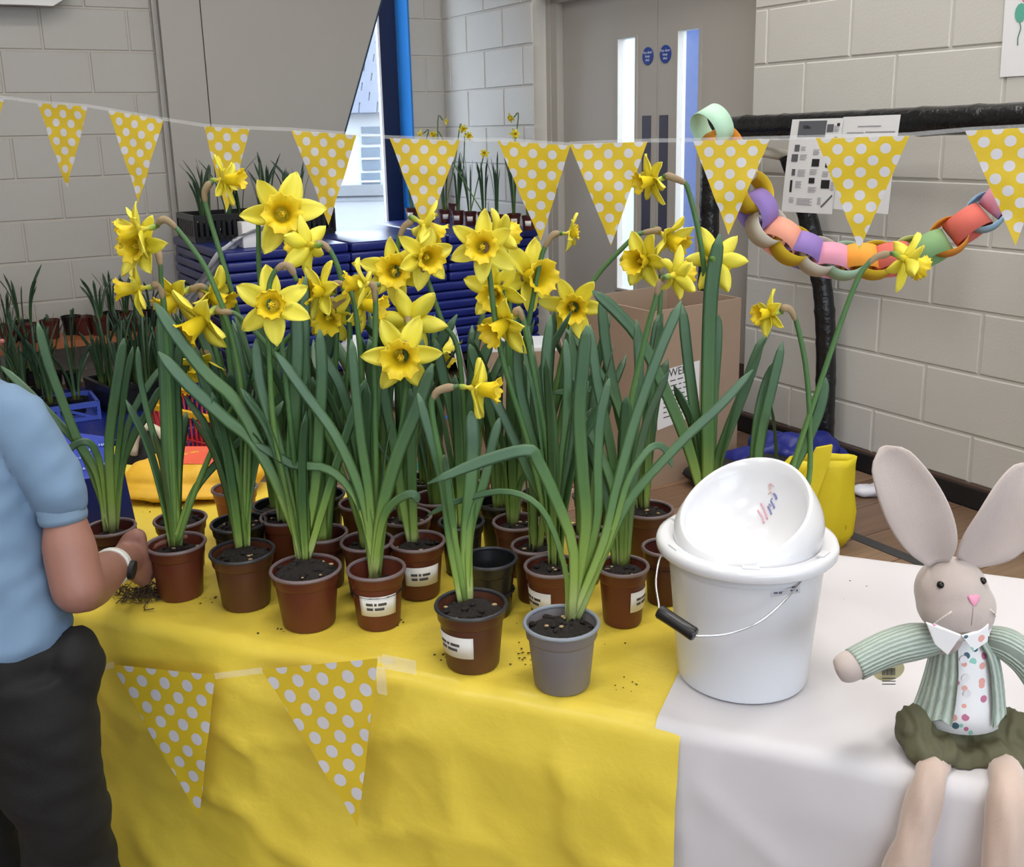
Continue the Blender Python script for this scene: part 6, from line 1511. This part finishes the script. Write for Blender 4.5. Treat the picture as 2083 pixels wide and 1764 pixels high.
for pts, rr in (([(1908, 1530, .0), (1900, 1562, -.045), (1886, 1600, -.062), (1868, 1680, -.07), (1846, 1760, -.075), (1822, 1840, -.08), (1800, 1890, -.085)], [24, 34, 36, 40, 46, 50, 40]), ([(2040, 1540, .0), (2046, 1572, -.055), (2048, 1615, -.09), (2046, 1690, -.105), (2040, 1770, -.112), (2032, 1850, -.118), (2025, 1900, -.122)], [24, 36, 38, 42, 46, 50, 40])):
    P = crom([rp(*p) for p in pts], 22); R = [r.x * k_ for r in crom([Vector((r, 0, 0)) for r in rr], 22)]
    mb = MB(); mb.tube(P, R, 16)
    for i, v in enumerate(mb.v):                  # soft creases down the leg
        mb.v[i] = v + Vector((0, 1, 0)) * (0.004 * math.sin((v.x - P[0].x) * 260 + v.z * 18))
    put('leg', mb, M_leg, rb)
# swing tag behind the arm
tp = rp(1808, 1364, 0.02); mb = MB(); mb.tube([tp, tp + Vector((0, 0.0012, 0.0004))], 36 * k_, 28); tg_ = put('swing_tag', mb, mat('gold_edged_tag', S(216, 206, 160), 0.5), rb, autosm=40)
for k in range(9):
    p = rp(1796 + k * 3.0, 1362, 0.0185); mb = MB(); mb.box(p, (0.0008 if k % 3 else 0.0013, 0.0006, 0.014), [RV, FW, UV]); put('barcode', mb, M_ink, tg_, smooth=False)
for k in range(3):
    p = rp(1808, 1380 + k * 6, 0.0185); mb = MB(); mb.box(p, (0.016, 0.0006, 0.0010), [RV, FW, UV]); put('tag_print', mb, M_ink, tg_, smooth=False)

# ================================================================== BAGS AT THE LEFT END OF THE TABLE
g0_ = tb(-1.47, 1.40, TH_Z)
M_gift = mat('navy_gift_card', S(24, 38, 112), 0.35, var=0.06, vscale=12); M_giftp = mat('pale_blue_print', S(150, 176, 232), 0.5)
q0, q1 = atz(150, 1120, TH_Z), atz(284, 1098, TH_Z); ex = (q1 - q0).normalized(); ey = ZV.cross(ex)
fz = aty(275, 950, q1.y).z
gb = empty('gift_bag', (q0 + q1) / 2 + ey * 0.03, 'dark blue patterned gift bag behind the leafy pot at the left', 'bag')
A_, B_ = q0 + ex * 0.0, q1; wd = (B_ - A_).length + 0.06; A_ = B_ - ex * wd
zt_ = aty(235, 962, q1.y).z
f4 = [A_, B_, B_ - ex * 0.012 + ZV * (zt_ - TH_Z), A_ + ex * 0.012 + ZV * (zt_ - TH_Z)]
mb = MB(); mb.prism(f4, ey * 0.07); put('bag_front', mb, M_gift, gb, smooth=False)
topb = [f4[3], f4[2], aty(212, 892, q1.y + 0.10), aty(120, 880, q1.y + 0.10)]
mb = MB(); mb.prism(topb, ey * 0.004 + ZV * 0.003); put('folded_top', mb, mat('royal_gift_card', S(34, 58, 160), 0.35), gb, smooth=False)
rg = random.Random(4); nt_ = (topb[1] - topb[0]).cross(topb[3] - topb[0]).normalized(); nt_ = nt_ if nt_.z > 0 else -nt_
for k in range(11):
    u_, v_ = rg.uniform(.35, .92), rg.uniform(.1, .9); p = topb[0].lerp(topb[1], u_).lerp(topb[3].lerp(topb[2], u_), v_) + nt_ * 0.0042
    mb = MB()
    for j in range(4): mb.box(p + ex * (j * 0.004), (0.0018, 0.006, 0.0004), [ex, nt_.cross(ex), nt_])
    put('printed_motif', mb, M_giftp, gb, smooth=False)
# yellow paper sticking up behind it
yp = [atz(205, 1006, TH_Z) , atz(250, 1003, TH_Z)]
P4 = [aty(196, 975, yp[0].y), aty(246, 975, yp[0].y), aty(240, 918, yp[0].y + .03), aty(192, 913, yp[0].y + .03)]
b0_ = atz(222, 1000, TH_Z)
yc = MB(); yc.prism([Vector((P4[0].x, P4[0].y, TH_Z)), Vector((P4[1].x, P4[1].y, TH_Z)), P4[2], P4[3]], (0.0, 0.03, 0)); o = put('yellow_packet', yc, mat('yellow_packet_paper', S(240, 214, 60), 0.5), base=b0_, smooth=False); tag(o, 'yellow paper packet standing behind the blue gift bag', 'packet')
# folded yellow bag with an orange-red panel
yq = atz(400, 1012, TH_Z); M_yb = mat('yellow_bag_fabric', S(226, 176, 44), 0.6, bump=0.1, bscale=300)
fb = empty('folded_bag', tb(TU.dot(yq), TN.dot(yq) + 0.05, TH_Z), 'folded yellow bag with an orange-red panel at the back left', 'bag')
def ybp(x, y, d): return aty(x, y, yq.y + d)
def pillow(c, ax, rx, ry, rz, p=3.0, n=28, m=14):
    vs = []; fs = []
    for i in range(m + 1):
        t_ = -math.pi / 2 + math.pi * i / m
        for k in range(n):
            a = 2 * math.pi * k / n; f = lambda v: math.copysign(abs(v) ** (2 / p), v)
            vs.append(c + ax[0] * (rx * f(math.cos(t_)) * f(math.cos(a))) + ax[1] * (ry * f(math.cos(t_)) * f(math.sin(a))) + ax[2] * (rz * math.sin(t_)))
    for i in range(m):
        for k in range(n): fs.append((i * n + k, i * n + (k + 1) % n, (i + 1) * n + (k + 1) % n, (i + 1) * n + k))
    mb = MB(); mb.add(vs, fs); return mb
fbx = [Vector((1, -0.05, 0)).normalized(), Vector((0.05, 1, 0)).normalized(), ZV]
c_ = ybp(410, 985, 0.06); 
mb = MB()
for (x, y, rx, rz, d) in ((372, 1008, .125, .014, .03), (392, 985, .145, .019, .05), (400, 958, .15, .030, .07)):
    c_ = ybp(x, y, d); pm = pillow(Vector((c_.x, c_.y, max(c_.z, TH_Z + rz + 0.001))), fbx, rx, 0.085, rz); mb.add(pm.v, pm.f)
o = put('folded_fabric', mb, M_yb, fb); remesh(o, 0.004, 2, 0.5, 0.006, 26, 3)
for v in o.data.vertices:
    if v.co.z + ORG[fb].z < TH_Z + 0.001: v.co.z = TH_Z + 0.001 - ORG[fb].z
ztop = max(v.co.z for v in o.data.vertices) + ORG[fb].z
bv = BVHTree.FromPolygons([tuple(v.co + ORG[fb]) for v in o.data.vertices], [tuple(p.vertices) for p in o.data.polygons])
def drape(xs, ys, lift):
    vs = []; fs = []; N, M_ = 14, 8
    for s_ in (0, 1):
        for i in range(N + 1):
            for j in range(M_ + 1):
                x, y = xs[0] + (xs[1] - xs[0]) * i / N, ys[0] + (ys[1] - ys[0]) * j / M_; d = ray(x, y).normalized(); h = bv.ray_cast(CAM, d)
                p = h[0] if h[0] else atz(x, y, ztop - 0.01); vs.append(p - d * (lift + 0.001 * s_))
        k0 = s_ * (N + 1) * (M_ + 1)
        for i in range(N):
            for j in range(M_): f = (k0 + i * (M_ + 1) + j, k0 + (i + 1) * (M_ + 1) + j, k0 + (i + 1) * (M_ + 1) + j + 1, k0 + i * (M_ + 1) + j + 1); fs.append(f if s_ else f[::-1])
    mb = MB(); mb.add(vs, fs); return mb
put('red_panel', drape((338, 470), (908, 944), 0.002), mat('orange_red_panel', S(226, 92, 62), 0.55), fb)
# ================================================================== CHILD AT THE LEFT EDGE
CY = 1.27
def kp(x, y, d=0.0): return aty(x, y, CY + d)
kc = mpp(CY)
M_skin = mat('skin', S(150, 106, 92), 0.5, var=0.05, vscale=14); M_polo = mat('light_blue_jersey', S(108, 133, 160), 0.85, var=0.03, vscale=20, bump=0.06, bscale=600)
M_trou = mat('black_school_trousers', S(15, 14, 15), 0.85, var=0.1, vscale=14, bump=0.1, bscale=300); M_hair = mat('brown_hair', S(72, 52, 38), 0.6, var=0.2, vscale=60)
M_shoe = mat('black_shoe', S(20, 20, 22), 0.35)
ch_base = Vector((kp(60, 1400).x - 0.03, CY, 0))
kid = empty('person', ch_base, 'person in pale blue polo shirt and black trousers holding a pot', 'person')
# joints
hipc = kp(10, 1335, -0.01); chest = kp(-40, 960, 0.04); neck = kp(-95, 790, 0.08); hd = kp(-150, 650, 0.15)
sh_r = kp(52, 862, 0.03); cuff_p = kp(124, 1035, 0.01); elb = kp(158, 1196, -0.015); wri = kp(232, 1152, 0.16); 
P1c = PID['P1'][1]
palm = aty(262, 1135, P1c.y - 0.045)
def chain_balls(mb, pts, rads, n=10):
    P = crom(pts, n * (len(pts) - 1) + 1); R = [v.x for v in crom([Vector((r, 0, 0)) for r in rads], len(P))]
    mb.tube(P, R, 14); mb.ball(P[0], R[0], 12, 8); mb.ball(P[-1], R[-1], 12, 8)
mb = MB()
chain_balls(mb, [sh_r, cuff_p, kp(140, 1110, 0.0), elb], [0.030, 0.026, 0.034, 0.034])
chain_balls(mb, [elb, kp(178, 1188, 0.05), kp(208, 1168, 0.11), wri, palm], [0.034, 0.037, 0.032, 0.026, 0.026])
# palm and fingers close round the pot from its left side
pl_ = Vector((P1c.x - 0.040, P1c.y - 0.030, 0))
def around(ang, z, r): return Vector((P1c.x + math.cos(ang) * r, P1c.y + math.sin(ang) * r, z))
zp = TH_Z + 0.052; prad = 0.041
pm0, pm1 = aty(246, 1140, P1c.y - 0.05), around(math.radians(192), zp, prad + 0.016)
chain_balls(mb, [palm, (palm + pm1) / 2, pm1], [0.027, 0.026, 0.021])
chain_balls(mb, [palm + ZV * 0.016, pm1 + ZV * 0.016], [0.018, 0.013]); chain_balls(mb, [palm - ZV * 0.016, pm1 - ZV * 0.018], [0.018, 0.013])
for i, (dz, a_end, r) in enumerate(((0.023, 78, 0.0078), (0.008, 66, 0.0080), (-0.008, 74, 0.0078), (-0.023, 96, 0.0068))):
    angs = [190, 168, 140, 112, a_end]; chain_balls(mb, [around(math.radians(a), zp + dz + 0.002 * j, prad + r + (0.004 if j == 0 else 0.001)) for j, a in enumerate(angs)], [r * 1.15, r * 1.05, r * 1.08, r, r * 0.85], 4)
tb0 = palm + ZV * 0.020; chain_balls(mb, [tb0, aty(262, 1098, P1c.y - 0.05), aty(284, 1088, P1c.y - 0.048), around(math.radians(228), TH_Z + 0.085, prad + 0.016)], [0.013, 0.012, 0.010, 0.0078], 5)
# rest of the body (mostly outside the frame): neck, head, left arm, trunk core, legs
chain_balls(mb, [chest, neck, hd - ZV * 0.05], [0.04, 0.030, 0.036]); chain_balls(mb, [hipc, chest], [0.05, 0.05])
mb.ball(hd, (0.070, 0.085, 0.095), 18, 14); mb.ball(hd + Vector((0.02, 0.055, -0.045)), (0.046, 0.05, 0.045), 14, 10); mb.ball(hd + Vector((0.035, 0.10, -0.015)), (0.012, 0.016, 0.016), 8, 6)
for s_ in (-1, 1): mb.ball(hd + Vector((0.07 * s_, -0.01 * s_, -0.01)), (0.012, 0.02, 0.028), 8, 6)
sh_l = kp(-190, 860, 0.12); el_l = sh_l + Vector((-0.03, 0.03, -0.20)); wr_l = el_l + Vector((-0.01, 0.12, -0.02))
chain_balls(mb, [sh_l, el_l], [0.028, 0.033]); chain_balls(mb, [el_l, wr_l], [0.033, 0.024])
chain_balls(mb, [wr_l, wr_l + Vector((0.03, 0.03, -0.01)), wr_l + Vector((0.055, 0.05, -0.015))], [0.024, 0.026, 0.02])
for j in range(4):
    b0 = wr_l + Vector((0.05 + 0.012 * (j - 1.5), 0.052 - 0.008 * (j - 1.5), -0.012)); chain_balls(mb, [b0, b0 + Vector((0.016, 0.02, -0.004)), b0 + Vector((0.024, 0.034, -0.018))], [0.008, 0.0075, 0.0062], 4)
b0 = wr_l + Vector((0.035, 0.012, -0.005)); chain_balls(mb, [b0, b0 + Vector((0.028, 0.006, -0.006)), b0 + Vector((0.042, 0.018, -0.012))], [0.010, 0.009, 0.007], 4)
hipR = kp(70, 1370, -0.02); kneR = kp(120, 1600, -0.035); ankR = Vector((kneR.x + 0.03, kneR.y + 0.03, 0.07))
hipL = kp(-95, 1370, 0.03); kneL = kp(-70, 1600, 0.02); ankL = Vector((kneL.x + 0.01, kneL.y + 0.05, 0.07))
chain_balls(mb, [hipc, hipR, kneR, ankR], [0.05, 0.035, 0.030, 0.024]); chain_balls(mb, [hipc, hipL, kneL, ankL], [0.05, 0.035, 0.030, 0.024])
body = put('body', mb, M_skin, kid); remesh(body, 0.004, 5, 0.5)
body['label'] = 'bare forearm and hand'
# polo shirt
def ringp(x, y, d, rx, ry, n=28): 
    c = kp(x, y, d); return [c + Vector((math.cos(2 * math.pi * k / n) * rx * kc, math.sin(2 * math.pi * k / n) * ry * kc, 0)) for k in range(n)]
mb = MB()
mb.loft([ringp(0, 1318, -.01, 150, 128), ringp(2, 1280, -.01, 158, 136), ringp(-8, 1210, 0, 138, 124), ringp(-18, 1120, .01, 122, 116), ringp(-28, 1000, .03, 124, 118), ringp(-40, 900, .045, 138, 110), ringp(-55, 830, .06, 132, 92), ringp(-80, 785, .075, 84, 64), ringp(-92, 765, .08, 56, 50)])
def stube(pts, rads):
    P = crom(pts, 14); R = [v.x * kc for v in crom([Vector((r, 0, 0)) for r in rads], 14)]; mb.tube(P, R, 20)
stube([kp(-10, 850, .045), kp(42, 862, .03), kp(88, 930, .02), kp(118, 1000, .01), kp(126, 1040, .008)], [74, 72, 64, 56, 50])
stube([kp(-90, 850, .08), kp(-170, 850, .11), sh_l + Vector((0.0, 0.03, -0.07)), sh_l + Vector((0, 0.05, -0.11))], [70, 68, 60, 56])
polo = put('polo_shirt', mb, M_polo, kid); remesh(polo, 0.006, 6, 0.5)
nrm = [v.normal.copy() for v in polo.data.vertices]
for v in polo.data.vertices:
    q = v.co; f = 0.008 * noise.noise(Vector((q.x * 14 + q.z * 9, q.y * 10, q.z * 7))) + 0.005 * noise.noise(Vector((q.x * 30 - q.z * 22, q.y * 20, q.z * 26)))
    v.co = q + nrm[v.index] * f
# ribbed cuff
cd = (kp(128, 1052, .007) - kp(118, 1000, .01)).normalized(); c0_ = kp(124, 1030, .009)
mb = MB(); mb.tube([c0_ - cd * 0.006, c0_ + cd * 0.004, c0_ + cd * 0.009, c0_ + cd * 0.013, c0_ + cd * 0.020, c0_ + cd * 0.0205], [51 * kc, 52.5 * kc, 51.5 * kc, 52.5 * kc, 50 * kc, 44 * kc], 26); put('sleeve_cuff', mb, mat('cuff_rib', S(118, 142, 166), 0.85), polo)
mb = MB(); mb.tube(crom([kp(-150, 780, .09), kp(-120, 770, .03), kp(-70, 768, .03), kp(-40, 778, .08)], 14), 0.014, 10); put('collar', mb, M_polo, polo)
# trousers
mb = MB()
mb.loft([ringp(0, 1262, -.005, 142, 122), ringp(6, 1310, -.01, 160, 134), ringp(10, 1380, -.01, 172, 140), ringp(5, 1440, -.01, 165, 134), ringp(0, 1500, 0, 120, 100)])
def ttube(pts, rads):
    P = crom(pts, 20); R = [v.x for v in crom([Vector((r, 0, 0)) for r in rads], 20)]; mb.tube(P, R, 20)
ttube([kp(70, 1370, -.02), kp(92, 1470, -.03), kp(105, 1580, -.035), kp(128, 1660, -.03), kp(150, 1764, -.01), Vector((ankR.x, ankR.y, 0.05))], [0.074, 0.070, 0.066, 0.062, 0.062, 0.060])
ttube([hipL, hipL.lerp(kneL, .5), kneL, kneL.lerp(ankL, .5), Vector((ankL.x, ankL.y, 0.05))], [0.070, 0.066, 0.058, 0.052, 0.050])
mb.ball(kp(160, 1350, -.02), (0.030, 0.045, 0.055), 14, 10)
tro = put('trousers', mb, M_trou, kid); remesh(tro, 0.006, 5, 0.5)
nrm = [v.normal.copy() for v in tro.data.vertices]
for v in tro.data.vertices:
    q = v.co; v.co = q + nrm[v.index] * (0.007 * noise.noise(Vector((q.x * 9, q.y * 9, q.z * 16))) + 0.004 * noise.noise(Vector((q.x * 22 + q.z * 18, q.y * 20, q.z * 34))))
for nm_, an in (('shoe', ankR), ('shoe', ankL)):
    mb = MB(); mb.ball(Vector((an.x + 0.01, an.y + 0.05, 0.035)), (0.038, 0.10, 0.034), 16, 10); mb.ball(Vector((an.x, an.y, 0.05)), (0.036, 0.045, 0.045), 12, 8); o = put(nm_, mb, M_shoe, kid); remesh(o, 0.006, 3)
    for v in o.data.vertices:
        if v.co.z < 0.001: v.co.z = 0.001
# hair
mb = MB(); mb.ball(hd + Vector((-0.008, -0.018, 0.018)), (0.080, 0.090, 0.098), 20, 14); mb.ball(hd + Vector((-0.01, -0.045, -0.03)), (0.066, 0.055, 0.07), 16, 12); o = put('hair', mb, M_hair, kid); remesh(o, 0.006, 3, 0.5, 0.006, 40)
for s_ in (-1, 1):
    e_ = hd + Vector((0.026 * s_ + 0.028, 0.083 - 0.008 * s_, 0.0)); mb = MB(); mb.ball(e_, (0.009, 0.007, 0.007), 10, 8); put('eye', mb, M_eye, kid)
mb = MB(); mb.tube([hd + Vector((0.012, 0.098, -0.052)), hd + Vector((0.034, 0.102, -0.054)), hd + Vector((0.055, 0.094, -0.052))], 0.004, 6); put('mouth', mb, mat('lip', S(170, 96, 92), 0.5), kid)
# watch with pale strap
wd_ = (palm - kp(208, 1168, 0.11)).normalized(); wc = kp(226, 1155, 0.145)
mb = MB(); mb.tube([wc - wd_ * 0.008, wc - wd_ * 0.006, wc + wd_ * 0.006, wc + wd_ * 0.008], [0.0275, 0.0295, 0.0295, 0.0275], 26); wo = put('watch_strap', mb, mat('pale_strap', S(214, 214, 208), 0.5), kid, autosm=40)
mb = MB(); sdv = wd_.cross(-FW).normalized(); fv = (RV * 0.8 - FW * 0.3 - UV * 0.1); fv = (fv - wd_ * fv.dot(wd_)).normalized(); mb.tube([wc + fv * 0.027, wc + fv * 0.034], 0.014, 16); put('watch_case', mb, M_blackm, wo, autosm=40)
